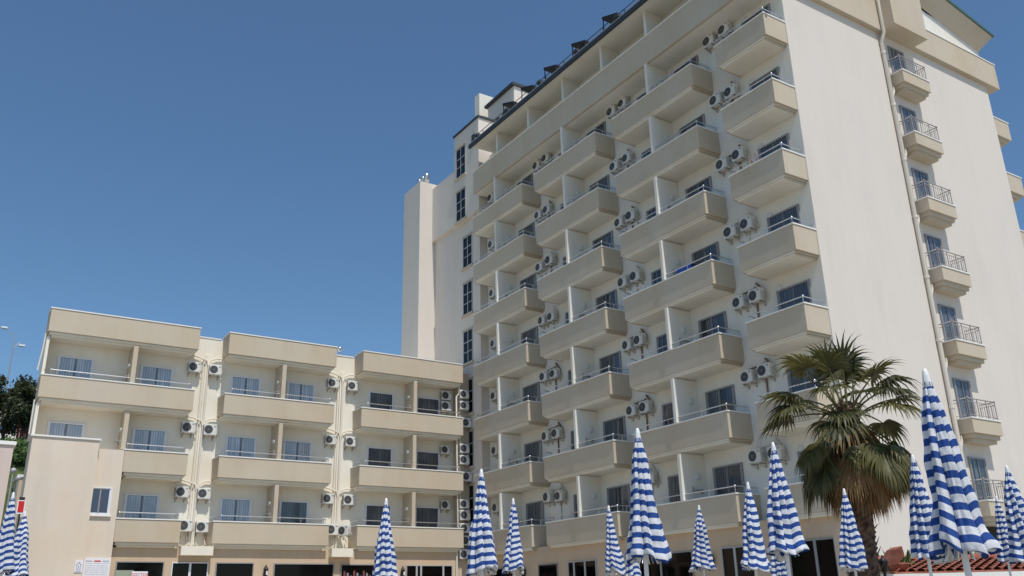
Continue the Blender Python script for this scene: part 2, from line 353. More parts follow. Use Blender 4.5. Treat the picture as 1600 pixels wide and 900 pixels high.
# stair bay left of the balconies, wider above its soffit
w = MB(); w.box(25.0, 38.0, 41.72, 47.30, -0.4, 22.45); w.box(24.75, 38.0, 41.33, 47.30, 22.451, 26.25); w.box(24.75, 34.0, 41.33, 44.35, 26.251, 28.62)
build("wall", w, SIDEW, tower)
w = MB(); w.box(24.68, 34.1, 41.25, 44.42, 28.621, 28.76); build("coping", w, SLATE, tower)
w = MB(); w.box(23.83, 27.2, 47.301, 49.63, -0.4, 26.62); w.box(27.201, 30.0, 47.301, 49.4, -0.4, 26.3); build("lift_shaft", w, SIDEW, tower)
w = MB(); w.box(27.1, 30.1, 47.2, 49.5, 26.301, 26.42); build("coping", w, SLATE, tower)
for i in range(3):
    w = MB(); x, y = 24.6, 47.9 + 0.5 * i
    w.lathe([(0.17, 26.6), (0.17, 27.05), (0.2, 27.06), (0.21, 27.5), (0.14, 27.62), (0.0, 27.64)], 12, (x, y)); build("vent_cowl", w, STEEL, tower)
w = MB(); w.box(23.9, 24.1, 49.64, 49.86, 24.9, 25.25); w.tube([(24, 49.75, 25.25), (24.0, 49.8, 25.5)], 0.05, 6); build("flood_lamp", w, PLASTIC, tower)
# penthouse and chimney behind the roof terrace
w = MB(); w.box(27.3, 33.0, 41.1, 44.3, 26.2, 31.6); w.box(27.3, 33, 37, 41.09, 26.2, 29.3); ph = build("penthouse", w, SIDEW, tower)
w = MB(); w.box(27.1, 33.2, 40.95, 44.45, 31.601, 31.78); build("coping", w, SLATE, ph)
f = MB(); 
for (a, b) in [(42.9, 43.5), (41.9, 42.5)]: f.box(27.24, 27.295, a, b, 29.1, 30.2)
build("window", f, mat("dark_blue_pane", (0.04, 0.042, 0.048), 0.35, spec=0.3), ph)
w = MB(); w.box(26.9, 28.4, 44.75, 45.35, 28.0, 32.9); w.box(28.401, 28.7, 44.75, 45.35, 28.0, 32.6); build("chimney", w, CREAM, tower)
f = MB(); f.box(24.70, 24.745, 41.75, 42.1, 26.9, 27.7); build("window", f, MATS["dark_blue_pane"], tower)
# roof: flat terrace, pitched back part
w = MB(); w.box(23.95, 31.0, 18.0, 40.9, 26.151, 26.36); rf = build("roof", w, WHITEW, tower)
w = MB(); w.box(23.84, 23.949, 17.9, 41.0, 26.02, 26.24); build("eave_fascia", w, SLATE, rf)
w = MB(); w.box(23.82, 23.948, 18.0, 40.95, 26.241, 26.29); w.box(23.951, 24.0, 18.0, 40.9, 26.361, 26.40); build("flashing", w, GALV, rf)
w = MB()
prof = [(31.0, 26.36), (31.0, 27.33), (XR + 0.15, 25.41), (XR + 0.15, 25.20), (31.0, 27.12 - 0.9)]
prof = [(29.0, 26.361), (29.0, 27.80), (40.35, 25.42), (40.35, 25.28), (36.0, 26.19), (36.0, 26.17)]
def prism_y(mb, prof, y0, y1, mi=0):
    n = len(prof); vs = [(x, y0, z) for x, z in prof] + [(x, y1, z) for x, z in prof]
    mb.add(vs, [tuple(range(n)), tuple(range(2 * n - 1, n - 1, -1))] + [(j + n, (j + 1) % n + n, (j + 1) % n, j) for j in range(n)], mi)
zg = lambda x: 25.43 + 0.21 * (40.15 - x)
FL, FH = 0.56, 0.74
A, B, A1, B1 = (29.0, TY - 0.005, zg(29)), (40.15, TY - 0.005, zg(40.15)), (29.0, TY - FL, zg(29) + FH), (40.15 + FL, TY - FL, zg(40.15) + FH)
C_, C1 = (40.15, 41.0, zg(40.15)), (40.15 + FL, 41.0, zg(40.15) + FH); D1 = (29.0, 41.0, zg(29) + FH)
w = MB(); w.add([A, B, B1, A1, C_, C1, D1], [(0, 1, 2, 3), (1, 4, 5, 2), (3, 2, 5, 6)]); build("flared_eave", w, TAN, rf)
up = lambda p, h: (p[0], p[1], p[2] + h)
w = MB(); a0 = (29.0, TY - FL - 0.07, zg(29) + FH + 0.004); b0 = (40.15 + FL + 0.07, TY - FL - 0.07, zg(40.15) + FH + 0.004); c0 = (40.15 + FL + 0.07, 41.05, b0[2]); d0 = (29.0, 41.05, a0[2])
w.add([a0, b0, c0, d0, up(a0, .12), up(b0, .12), up(c0, .12), up(d0, .12)], [(3, 2, 1, 0), (4, 5, 6, 7), (0, 1, 5, 4), (1, 2, 6, 5), (2, 3, 7, 6), (3, 0, 4, 7)]); build("roof_covering", w, ROOFGREEN, rf)
w = MB(); prism_y(w, [(29.0, 26.155), (29.0, 27.61), (40.10, 25.33), (40.146, 24.9), (40.146, 26.155 - 1.6)], TY - 0.004, 40.9); build("gable_wall", w, WHITEW, tower)
# roof terrace railing
r = MB(); r.tube([(24.1, 18.2, 26.78), (24.1, 40.6, 26.78)], 0.022, 6)
y = 18.4
while y < 40.7: r.tube([(24.1, y, 26.4), (24.1, y, 26.78)], 0.02, 5); y += 1.64
build("railing", r, BLACK, rf)
y = 20.2
while y < 40.5: build("rail_foot", MB().box(23.80, 24.1, y, y + 0.32, 26.411, 26.56), SLATE, rf); y += 3.28
# top cornice band, front and round the end wall
b = MB(); b.box(TX, TX + 0.13, 17.9, 41.15, 23.2, 24.60); b.box(TX + 0.131, TB - 0.013, 18.9, 41.15, 23.2, 23.36, 1); b.box(TX + 0.131, TB - 0.013, 41.02, 41.15, 23.361, 24.6)
b.box(TX + 0.131, 31.69, 18.60, TY - 0.002, 23.43, 24.95); b.box(31.70, 34.1, 17.95, TY - 0.002, 23.43, 25.9); b.box(34.101, 40.95, 18.60, TY - 0.002, 23.43, 24.80); b.box(40.16, 40.95, TY - 0.001, 41.0, 23.43, 24.80)
bd = build("cornice_band", b, [TAN, WHITEW], tower)
c = MB(); c.box(TX - 0.03, TX + 0.16, 17.9, 41.18, 24.601, 24.65); c.box(34.102, 40.98, 18.57, TY - 0.003, 24.801, 24.85); c.box(31.68, 34.12, 17.92, TY - 0.003, 25.901, 25.95); c.box(40.16, 40.98, TY - 0.001, 41.0, 24.801, 24.85)
build("coping", c, SILL, bd)
for y in (22.35, 25.6, 28.9, 32.15, 35.4, 38.65):
    f = MB().box(TX + 0.135, TB - 0.013, y - 0.08, y + 0.08, 23.361, 26.15); build("partition_wall", f, WHITEW, tower)
# balcony columns: (Y0, Y1, partition, door centre, narrow door)
COLS = [("right-hand", 18.85, 21.50, None, 20.17, None), ("third", 22.90, 28.25, 25.61, 24.32, 27.30), ("second", 29.57, 34.80, 32.17, 30.90, 33.80), ("left-hand", 36.00, 41.22, 38.70, 37.44, None)]
ROW = ["first", "second", "third", "fourth", "fifth", "sixth", "seventh"]
ZT = [3.74 + 2.987 * k for k in range(8)]
for ci, (nm, Y0, Y1, fin, dc, nar) in enumerate(COLS):
    base = None
    for k in range(7):
        z = ZT[k]
        if base is None:
            b, c, r = balcony_front_x(TX, TB - 0.013, Y0, Y1, 0.0)
            off = Vector((TX, Y0, 0)); 
            for m_ in (b, c, r): m_.v = [(x - off.x, y - off.y, zz) for x, y, zz in m_.v]
            base = (b.mesh("balcony", [TAN, SOFFIT]), c.mesh("coping", SILL), r.mesh("railing", STEEL), off)
        o = place("balcony", base[0], tower, Vector((off.x, off.y, z)) - tower.location); o.modifiers.new("bevel", 'BEVEL').width = 0.012
        place("coping", base[1], o, (0, 0, 0)); place("railing", base[2], o, (0, 0, 0))
        if fin:
            ztop = (ZT[k + 1] - 1.22) if k < 6 else 23.19
            f = MB().box(TX - 0.06, TB - 0.014, fin - 0.07, fin + 0.07, z + 0.002, ztop); f.box(TX + 0.165, TB - 0.014, fin - 0.07, fin + 0.07, z - 0.9, z + 0.001)
            pw = build("partition_wall", f, WHITEW, tower)
            place("wall_lamp", LAMP, tower, Vector((TX + 0.80, fin - 0.07, z + 0.92)) - tower.location)
            if (k + ci) % 4 != 2: place("drying_rack", RACK, tower, Vector((TX + 0.72, fin - 0.07, z + 0.38)) - tower.location)
        else:
            o = place("wall_lamp", LAMP, tower, Vector((TB - 0.012, 21.05 - 0.25, z + 1.32)) - tower.location); o.rotation_euler = (0, 0, R(-90))
        put_door(tower, 'tower', TB - 0.012, dc, z - 0.90, 'X', pick=[0, 1, 3, 0, 2, 5, 1, 3, 4][(k * 3 + ci * 2) % 9])
        if nar: put_door(tower, 'narrow', TB - 0.012, nar, z - 0.78, 'X', name="narrow_door")
# blinds of insulation pipes on the front wall, one short riser above each pair
for (nm, Y0, Y1, fin, dc, nar) in COLS[:3]:
    for k in range(7):
        z = ZT[k]; p = MB(); yc = Y1 + 0.42
        p.tube([(TB - 0.06, yc, z - 0.2), (TB - 0.06, yc, z + 1.72)], 0.035, 6); p.tube([(TB - 0.06, yc, z + 1.66), (TB - 0.06, yc + 0.8, z + 1.62)], 0.03, 6)
        p.tube([(TB - 0.06, yc - 0.35, z + 1.5), (TB - 0.10, yc - 0.1, z + 1.85)], 0.04, 6)
        build("refrigerant_pipe", p, RUST if k % 3 else PIPE, tower)
# windows of the stair bay
def bay_window(x, y0, y1, z0, z1):
    f = MB(); t = 0.06; ym = (y0 + y1) / 2; zm = (z0 + z1) / 2 + 0.25
    f.box(x - 0.03, x - 0.003, y0, y0 + t, z0, z1); f.box(x - 0.03, x - 0.003, y1 - t, y1, z0, z1); f.box(x - 0.03, x - 0.003, y0 + t, y1 - t, z0, z0 + t); f.box(x - 0.03, x - 0.003, y0 + t, y1 - t, z1 - t, z1)
    f.box(x - 0.028, x - 0.004, ym - 0.03, ym + 0.03, z0 + t, z1 - t); f.box(x - 0.05, x - 0.029, y0 - 0.05, y1 + 0.05, zm - 0.6, zm - 0.56); f.box(x - 0.028, x - 0.004, y0 + t, ym - 0.03, zm, zm + 0.05); f.box(x - 0.028, x - 0.004, ym + 0.03, y1 - t, zm, zm + 0.05)
    wn = build("window", f, WINFRAME, tower)
    p = MB().add([(x - 0.012, y0 + t, z0 + t), (x - 0.012, y1 - t, z0 + t), (x - 0.012, y1 - t, z1 - t), (x - 0.012, y0 + t, z1 - t)], [(0, 3, 2, 1)]); p.add([(x - 0.004, y0 + t, z0 + t), (x - 0.004, y1 - t, z0 + t), (x - 0.004, y1 - t, z1 - t), (x - 0.004, y0 + t, z1 - t)], [(0, 3, 2, 1)], 1)
    build("pane", p, [DGLASS, MATS["dark_blue_pane"]], wn)
    s_ = MB().box(x - 0.10, x - 0.002, y0 - 0.08, y1 + 0.08, z0 - 0.14, z0 - 0.002); build("lintel", MB().box(x - 0.07, x - 0.002, y0 - 0.06, y1 + 0.06, z1 + 0.002, z1 + 0.06), TAN, wn)
    build("sill", s_, TAN, wn)
for zt_ in (27.55, 24.57): bay_window(24.75, 42.9, 44.08, zt_ - 2.05, zt_)
for k in range(6): bay_window(25.0, 42.6, 43.7, 21.4 - 2.987 * k - 2.0, 21.4 - 2.987 * k)
# end wall: balconies, doors, down pipe
side = None
for k in range(7):
    z = 6.32 + 3.0 * (k - 1)
    x0, x1, y0 = 31.97, 33.88, 18.17
    if side is None:
        b = MB(); b.box(0, 1.91, 0, 0.645, -0.58, -0.05); b.box(0.09, 1.82, 0.09, 0.645, -0.74, -0.581); b.box(0.19, 1.72, 0.19, 0.645, -0.88, -0.741)
        c = MB(); c.box(-0.03, 1.94, -0.03, 0.645, -0.049, 0.0)
        r = MB(); a, e, f0 = 0.06, 1.85, 0.06
        for zz, rr in ((0.72, 0.022), (0.60, 0.012), (0.10, 0.012)): r.tube([(a, 0.62, zz), (a, f0, zz), (e, f0, zz), (e, 0.62, zz)], rr, 6)
        for i in range(13): x = a + (e - a) * i / 12; r.tube([(x, f0, 0 if i % 4 == 0 else 0.1), (x, f0, 0.72 if i % 4 == 0 else 0.6)], 0.02 if i % 4 == 0 else 0.009, 5)
        for x in (a, e):
            for i in range(1, 5): r.tube([(x, f0 + 0.14 * i, 0.0 if i == 4 else 0.1), (x, f0 + 0.14 * i, 0.6)], 0.009, 5)
        for x in (a, e): r.lathe([(0, 0.70), (0.04, 0.72), (0.03, 0.77), (0, 0.78)], 8, (x, f0))
        side = (b.mesh("end_balcony", TAN), c.mesh("coping", SILL), r.mesh("railing", ENDRAIL))
    o = place("end_balcony", side[0], tower, Vector((x0, y0, z)) - tower.location)
    place("coping", side[1], o, (0, 0, 0)); place("railing", side[2], o, (0, 0, 0))
    put_door(tower, 'side', 32.82, TY, z - 0.53, 'Y', pick=[4, 5, 0][k % 3])
p = MB(); p.tube([(31.72, 18.50, 25.4), (31.72, 18.50, 23.3), (31.75, 18.72, 22.9), (31.75, 18.72, -0.2)], 0.085, 10)
for k in range(9): p.lathe([(0.105, 1.5 + 2.6 * k), (0.105, 1.62 + 2.6 * k)], 10, (31.75, 18.72))
for k in range(7): p.tube([(31.75, 18.72, 5.05 + 3 * k), (31.98, 18.72, 5.5 + 3 * k), (32.0, 18.72, 5.7 + 3 * k)], 0.05, 6)
build("downpipe", p, PIPE, tower)
# balconies of the far side, seen in profile
for k in range(4):
    z = 13.0 + 3.0 * k
    b = MB(); b.box(XR + 0.002, 41.8, 19.0, 23.5, z - 0.98, z - 0.05); b.box(XR + 0.002, 41.65, 19.12, 23.4, z - 1.12, z - 0.981); b.box(XR + 0.002, 41.5, 19.24, 23.3, z - 1.24, z - 1.121)
    o = build("rear_balcony", b, TAN, tower); c = MB().box(XR + 0.002, 41.83, 18.97, 23.5, z - 0.049, z); build("coping", c, SILL, o)
# ground floor of the tower
b = MB(); b.box(24.6, TB - 0.013, 18.75, 41.3, -0.4, 2.52); b.box(24.6, TB - 0.013, 18.75, 41.3, 2.521, 2.71); gf = build("ground_floor_wall", b, GROUNDW, tower)
def opening_x(parent, y0, y1, z1, mull, frame):
    f = MB(); t = 0.045; x = 24.6; z0 = -0.05
    f.box(x - 0.05, x - 0.003, y0, y0 + t, z0, z1); f.box(x - 0.05, x - 0.003, y1 - t, y1, z0, z1); f.box(x - 0.05, x - 0.003, y0 + t, y1 - t, z1 - t, z1)
    for m_ in mull: f.box(x - 0.048, x - 0.004, m_ - 0.05, m_ + 0.05, z0, z1 - t)
    wn = build("shop_window", f, frame, parent)
    p = MB().add([(x - 0.02, y0 + t, z0), (x - 0.02, y1 - t, z0), (x - 0.02, y1 - t, z1 - t), (x - 0.02, y0 + t, z1 - t)], [(0, 3, 2, 1)]); p.add([(x - 0.0035, y0 + t, z0), (x - 0.0035, y1 - t, z0), (x - 0.0035, y1 - t, z1 - t), (x - 0.0035, y0 + t, z1 - t)], [(0, 3, 2, 1)], 1)
    build("pane", p, [DGLASS, DARK], wn)
for (y0, y1, mull, fr) in [(34.45, 36.0, [], GREYFRAME), (31.6, 33.65, [32.4, 33.2], WINFRAME), (25.7, 28.9, [27.5], GREYFRAME), (22.65, 24.2, [23.55], WINFRAME), (19.2, 21.1, [20.0], GREYFRAME), (38.2, 40.3, [], GREYFRAME)]:
    opening_x(tower, y0, y1, 1.93, mull, fr)
f = MB().box(31.65, 33.6, TY - 0.06, TY - 0.003, -0.05, 2.5); o = build("side_door", f, DARK, tower)
fr = MB(); fr.box(31.58, 31.649, TY - 0.08, TY - 0.003, -0.05, 2.57); fr.box(33.601, 33.67, TY - 0.08, TY - 0.003, -0.05, 2.57); fr.box(31.65, 33.6, TY - 0.08, TY - 0.003, 2.501, 2.57); build("frame", fr, GREYFRAME, o)

# ================================================================== HOTEL WING
WY, WB = 42.65, 43.8
wing = thing("hotel_wing", (14, 46, -0.1), "low cream hotel wing with three blocks of tan balconies at the left", "building")
w = MB(); w.box(3.38, 24.99, WB, 44.1, 2.9, 13.0); w.box(4.6, 24.99, 44.101, 53.0, 2.9, 13.0); w.box(4.6, 24.99, 43.0, 53.0, -0.4, 2.899)
build("wall", w, CREAM, wing)
w = MB().box(9.9, 11.1, WB - 0.03, WB + 0.2, 13.001, 13.06); w.box(16.9, 18.2, WB - 0.03, WB + 0.2, 13.001, 13.06); build("coping", w, SILL, wing)
w = MB().box(24.37, 24.995, 43.1, WB - 0.002, 2.9, 12.75); build("pier", w, TAN, wing)
w = MB().box(24.37, 25.02, 43.06, WB - 0.002, 12.751, 12.81); build("coping", w, SILL, wing)
# ground floor skin in beige
w = MB().box(7.04, 24.9, 42.985, 42.997, -0.4, 2.898); build("ground_floor_wall", w, GROUNDW, wing)
# stair block at the left end
w = MB(); w.box(3.30, 5.92, 42.3, WB - 0.1, -0.4, 7.32); sb = build("stair_block", w, STAIRW, wing)
w = MB(); w.box(3.22, 5.97, 42.24, 42.55, 7.321, 7.39); w.box(3.22, 3.5, 42.551, WB - 0.002, 7.321, 7.39); build("coping", w, SILL, sb)
w = MB(); w.box(5.921, 7.03, WY, WB - 0.002, -0.4, 7.03); build("wall", w, STAIRW, wing)
f = MB(); f.box(5.93, 6.74, WY - 0.05, WY - 0.003, 4.22, 5.36); wn = build("stair_window", f, FRAME, wing)
p = MB(); p.add([(5.93, WY - 0.055, 4.3), (6.62, WY - 0.055, 4.3), (6.62, WY - 0.055, 5.28), (5.93, WY - 0.055, 5.28)], [(0, 1, 2, 3)]); build("pane", p, mat("blue_grey_pane", (0.06, 0.08, 0.12), 0.12), wn)
p = MB().box(6.23, 6.29, WY - 0.065, WY - 0.056, 4.28, 5.3); p.box(5.93, 6.66, WY - 0.065, WY - 0.051, 5.285, 5.33, 1); build("mullion", p, GREYFRAME, wn)
p = MB().box(5.92, 6.8, WY - 0.1, WY - 0.003, 4.14, 4.215); build("sill", p, SILL, wn)
ZW = [4.12, 7.10, 10.10]
BLK = [(3.27, 9.78, 6.99, (4.68, 8.22), "first"), (11.20, 16.78, 14.06, (12.48, 15.35), "middle"), (18.28, 24.36, 21.39, (19.88, 22.75), "right-hand")]
def balcony_front_y(x0, x1, zt, h=1.02, rail=True, par=wing, name="balcony", split=None):
    b = MB(); th = 0.13; zb = zt - h
    b.box(x0, x1, WY, WY + th, zb, zt - 0.05); b.box(x0, x0 + th, WY + th, WB - 0.002, zb, zt - 0.05); b.box(x1 - th, x1, WY + th, WB - 0.002, zb, zt - 0.05)
    b.box(x0 + th, x1 - th, WY + th, WB - 0.002, zb, zb + 0.12)
    b.box(x0 + 0.08, x1 - 0.08, WY + 0.10, WB - 0.002, zb - 0.11, zb - 0.001, 1); b.box(x0 + 0.18, x1 - 0.18, WY + 0.22, WB - 0.002, zb - 0.20, zb - 0.111, 1)
    o = build(name, b, [TAN, CREAM], par, bevel=0.012)
    c = MB(); c.box(x0 - 0.03, x1 + 0.03, WY - 0.03, WY + th + 0.03, zt - 0.049, zt); c.box(x0 - 0.03, x0 + th + 0.03, WY + th + 0.031, WB - 0.003, zt - 0.049, zt); c.box(x1 - th - 0.03, x1 + 0.03, WY + th + 0.031, WB - 0.003, zt - 0.049, zt)
    build("coping", c, SILL, o)
    if rail:
        r = MB(); zr = zt + 0.24; y = WY + 0.07
        segs = [(x0 + 0.35, split - 0.12), (split + 0.12, x1 - 0.25)] if split else [(x0 + 0.1, x1 - 0.25)]
        for a, e in segs:
            r.tube([(a, y, zr), (e, y, zr)], 0.022, 6); n = max(2, int((e - a) / 1.1))
            for i in range(n + 1): r.tube([(a + (e - a) * i / n, y, zt - 0.01), (a + (e - a) * i / n, y, zr)], 0.014, 5)
            r.lathe([(0, zr - 0.045), (0.04, zr - 0.02), (0.045, zr), (0.04, zr + 0.02), (0, zr + 0.045)], 8, (a if a < (x0 + x1) / 2 - 1 else e, y))
        r.tube([(x1 - 0.1, y + 0.15, zr), (x1 - 0.1, WB - 0.05, zr)], 0.02, 6); r.tube([(x0 + 0.1, y + 0.1, zr), (x0 + 0.1, WB - 0.05, zr)], 0.02, 6)
        for yy in (y + 0.2, y + 0.5, y + 0.8): r.tube([(x1 - 0.1, yy, zt - 0.01), (x1 - 0.1, yy, zr)], 0.014, 5); r.tube([(x0 + 0.1, yy, zt - 0.01), (x0 + 0.1, yy, zr)], 0.014, 5)
        build("railing", r, STEEL, o)
    return o
for bi, (x0, x1, fin, doors, nm) in enumerate(BLK):
    for k, z in enumerate(ZW):
        xa = x0 if not (bi == 0 and k < 2) else 7.04
        balcony_front_y(xa, x1, z, split=fin if xa < fin else None)
        ztop = (ZW[k + 1] - 1.02 - 0.2) if k < 2 else 11.85
        if xa < fin or k == 1:
            f = MB().box(fin - 0.1, fin + 0.1, WY + (0.02 if (xa < fin) else 0.2), WB - 0.003, z + 0.002, ztop); build("partition_wall", f, TAN, wing)
            f = MB()
            o = place("wall_lamp", LAMP, wing, Vector((fin - 0.1, WY + 0.65, z + 0.95)) - wing.location); o.rotation_euler = (0, 0, R(-90))
            o = place("drying_rack", RACK, wing, Vector((fin - 0.1, WY + 0.65, z + 0.4)) - wing.location); o.rotation_euler = (0, 0, R(-90))
        for di, dx in enumerate(doors):
            if bi == 0 and k == 0 and di == 0: continue
            put_door(wing, 'wing' if bi == 2 or (bi == 1 and k == 0 and di == 1) else 'sheer', dx, WB, z - 0.98, 'Y', pick=[0, 1, 3, 0][(k + di) % 4] if not (bi == 1 and k == 0 and di == 1) else 5)
    # roof-level parapet block
    balcony_front_y(x0, x1, 13.15, 1.10, rail=False, name="roof_parapet")
# upper left end wall of the first block's recess
w = MB().box(3.28, 3.40, WY + 0.2, WB - 0.003, 7.39, 8.86); w.box(3.28, 3.40, WY + 0.2, WB - 0.003, 10.11, 11.84); build("partition_wall", w, CREAM, wing)
# pilasters, pipes and ledges in the two gaps
for gx, lx0, lx1 in ((10.52, 9.86, 11.28), (17.55, 16.95, 18.05)):
    p = MB().box(gx - 0.10, gx + 0.16, WB - 0.09, WB - 0.002, 3.1, 12.1); build("pilaster", p, CREAM, wing)
    p = MB(); p.tube([(gx - 0.2, WB - 0.06, 3.1), (gx - 0.2, WB - 0.06, 11.9)], 0.03, 6)
    for z in (5.95, 8.95, 11.95):
        p.tube([(gx - 1.0, WB - 0.10, z + 0.12), (gx - 0.45, WB - 0.11, z + 0.02), (gx - 0.05, WB - 0.13, z - 0.12), (gx + 0.02, WB - 0.13, z - 0.4)], 0.04, 6)
        p.tube([(gx + 0.85, WB - 0.10, z + 0.06), (gx + 0.4, WB - 0.11, z + 0.05), (gx + 0.12, WB - 0.13, z - 0.1), (gx + 0.06, WB - 0.13, z - 0.4)], 0.04, 6)
    p.tube([(gx + 0.03, WB - 0.13, 11.6), (gx + 0.03, WB - 0.13, 3.0)], 0.05, 8)
    for s_ in (-1, 1): p.tube([(gx + 0.03 + s_ * 0.5, WB - 0.15, 3.5), (gx + 0.03 + s_ * 0.62, WB - 0.2, 3.1), (gx + 0.03 + s_ * 0.3, WB - 0.22, 2.98), (gx + 0.03 + s_ * 0.15, WB - 0.2, 3.2)], 0.03, 6)
    build("pipe_run", p, PIPE, wing)
    p = MB().box(lx0, lx1, 42.55, 43.2, 2.58, 2.98); build("ledge", p, CREAM, wing)
p = MB(); p.tube([(24.25, 42.9, 12.0), (24.25, 42.9, 11.5), (24.1, 42.95, 11.3), (24.15, 42.9, 3.2), (24.1, 42.9, 2.7), (24.05, 42.9, -0.1)], 0.05, 8); p.tube([(24.32, 42.95, 11.8), (24.32, 42.95, 3)], 0.03, 6); build("downpipe", p, PIPE, wing)
p = MB(); p.tube([(3.22, 43.0, 12.0), (3.2, 43.0, 11.3), (3.12, 43.0, 10.3)], 0.035, 6); p.tube([(3.2, 43.0, 9.0), (3.2, 43.0, 7.5)], 0.035, 6); build("downpipe", p, PIPE, wing)
def opening_y(x0, x1, z1, mull, frame, inner=None):
    y = 42.98; t = 0.045; z0 = -0.05; f = MB()
    f.box(x0, x0 + t, y - 0.05, y - 0.003, z0, z1); f.box(x1 - t, x1, y - 0.05, y - 0.003, z0, z1); f.box(x0 + t, x1 - t, y - 0.05, y - 0.003, z1 - t, z1)
    for m_ in mull: f.box(m_ - 0.05, m_ + 0.05, y - 0.048, y - 0.004, z0, z1 - t)
    wn = build("shop_window", f, frame, wing)
    p = MB().add([(x0 + t, y - 0.025, z0), (x1 - t, y - 0.025, z0), (x1 - t, y - 0.025, z1 - t), (x0 + t, y - 0.025, z1 - t)], [(0, 1, 2, 3)]); p.add([(x0 + t, y - 0.004, z0), (x1 - t, y - 0.004, z0), (x1 - t, y - 0.004, z1 - t), (x0 + t, y - 0.004, z1 - t)], [(0, 1, 2, 3)], 1)
    build("pane", p, [DGLASS, DARK], wn); return wn
opening_y(7.30, 9.30, 2.32, [], GREYFRAME); opening_y(9.62, 11.22, 2.30, [10.42], FRAME); opening_y(11.55, 13.3, 2.30, [], GREYFRAME)
opening_y(14.25, 17.25, 2.28, [], GREYFRAME); opening_y(17.6, 20.55, 2.26, [], GREYFRAME); opening_y(21.15, 23.85, 2.24, [21.75, 22.0, 23.3], WINFRAME)
p = MB().box(7.32, 8.05, 42.90, 42.925, -0.05, 1.95); build("notice_panel", p, mat("pale_green_board", (0.30, 0.34, 0.26), 0.7), wing)
# striped clothes hanging in the shop window
p = MB()
for i in range(16):
    x = 17.75 + 0.17 * i; p.box(x, x + 0.10, 42.957 - 0.03, 42.957 - 0.028, 0.6, 1.95 - 0.1 * (i % 3), i % 3)
build("hanging_clothes", p, [mat("rack_cloth_red", (0.20, 0.06, 0.06), 0.9), mat("rack_cloth_grey", (0.25, 0.24, 0.26), 0.9), mat("rack_cloth_dark", (0.05, 0.05, 0.07), 0.9)], wing)

# ================================================================== AIR CONDITIONERS
def ac_unit():
    t = thing("air_conditioner", (0, 0, 0), "", "air conditioner", "air conditioner units on the hotel walls")
    c = MB(); c.box(-0.29, 0.29, -0.37, -0.10, 0.05, 0.55); cs = build("casing", c, ACW, t, local=True, bevel=0.025)
    n = 24; gr = MB(); cx, cz, yy = -0.085, 0.30, -0.372
    ring = [(cx + 0.195 * math.cos(2 * math.pi * j / n), yy, cz + 0.195 * math.sin(2 * math.pi * j / n)) for j in range(n)]
    gr.add(ring, [tuple(range(n))], 0)
    for rr in (0.05, 0.09, 0.135, 0.18):
        a = [(cx + (rr - 0.006) * math.cos(2 * math.pi * j / n), yy - 0.006, cz + (rr - 0.006) * math.sin(2 * math.pi * j / n)) for j in range(n)]
        b = [(cx + (rr + 0.006) * math.cos(2 * math.pi * j / n), yy - 0.006, cz + (rr + 0.006) * math.sin(2 * math.pi * j / n)) for j in range(n)]
        gr.add(a + b, [(j, (j + 1) % n, n + (j + 1) % n, n + j) for j in range(n)], 1)
    gr.box(cx - 0.03, cx + 0.03, yy - 0.012, yy - 0.004, cz - 0.03, cz + 0.03, 1)
    build("fan_grille", gr, [GRILLE, mat("grille_wire", (0.16, 0.16, 0.165), 0.5)], t, local=True)
    d = MB().box(0.15, 0.25, -0.3735, -0.3705, 0.42, 0.49); build("badge", d, mat("grey_label", (0.33, 0.34, 0.36), 0.5), t, local=True)
    f = MB(); f.box(0.291, 0.33, -0.33, -0.14, 0.10, 0.38); f.tube([(0.33, -0.2, 0.2), (0.39, -0.2, 0.16), (0.37, -0.08, 0.05), (0.33, -0.03, 0.0)], 0.02, 6); build("valve_cover", f, ACBACK, t, local=True)
    fins = MB()
    for i in range(8): fins.box(-0.296, -0.2905, -0.35, -0.13, 0.10 + 0.05 * i, 0.12 + 0.05 * i)
    build("side_fins", fins, GRILLE, t, local=True)
    for s in (-0.20, 0.20):
        k = MB(); k.box(s - 0.02, s + 0.02, -0.37, 0.0, 0.0, 0.035); k.box(s - 0.02, s + 0.02, -0.025, 0.0, -0.14, 0.0); k.add([(s - 0.01, -0.36, 0.0), (s + 0.01, -0.36, 0.0), (s + 0.01, -0.02, -0.13), (s - 0.01, -0.02, -0.13), (s - 0.01, -0.33, 0.0), (s + 0.01, -0.33, 0.0), (s + 0.01, -0.02, -0.10), (s - 0.01, -0.02, -0.10)], [(0, 1, 2, 3), (7, 6, 5, 4), (0, 4, 5, 1), (0, 3, 7, 4), (1, 5, 6, 2)])
        build("bracket", k, GALV, t, local=True)
    return t
ac0 = ac_unit(); index_tree(ac0); acn = [0]
def put_ac(x, y, z, rz, label, sc=1.0):
    jr = random.Random(acn[0] * 17 + 3); rz += R(jr.uniform(-2.5, 2.5)); sc *= jr.choice((0.95, 1.0, 1.0, 1.05))
    if acn[0] == 0: ac0.location = (x, y, z); ac0.rotation_euler = (0, 0, rz); ac0.scale = (sc, sc, sc); ac0["label"] = label
    else: dup(ac0, (x, y, z), rz, label, sc)
    acn[0] += 1
OCC = {}
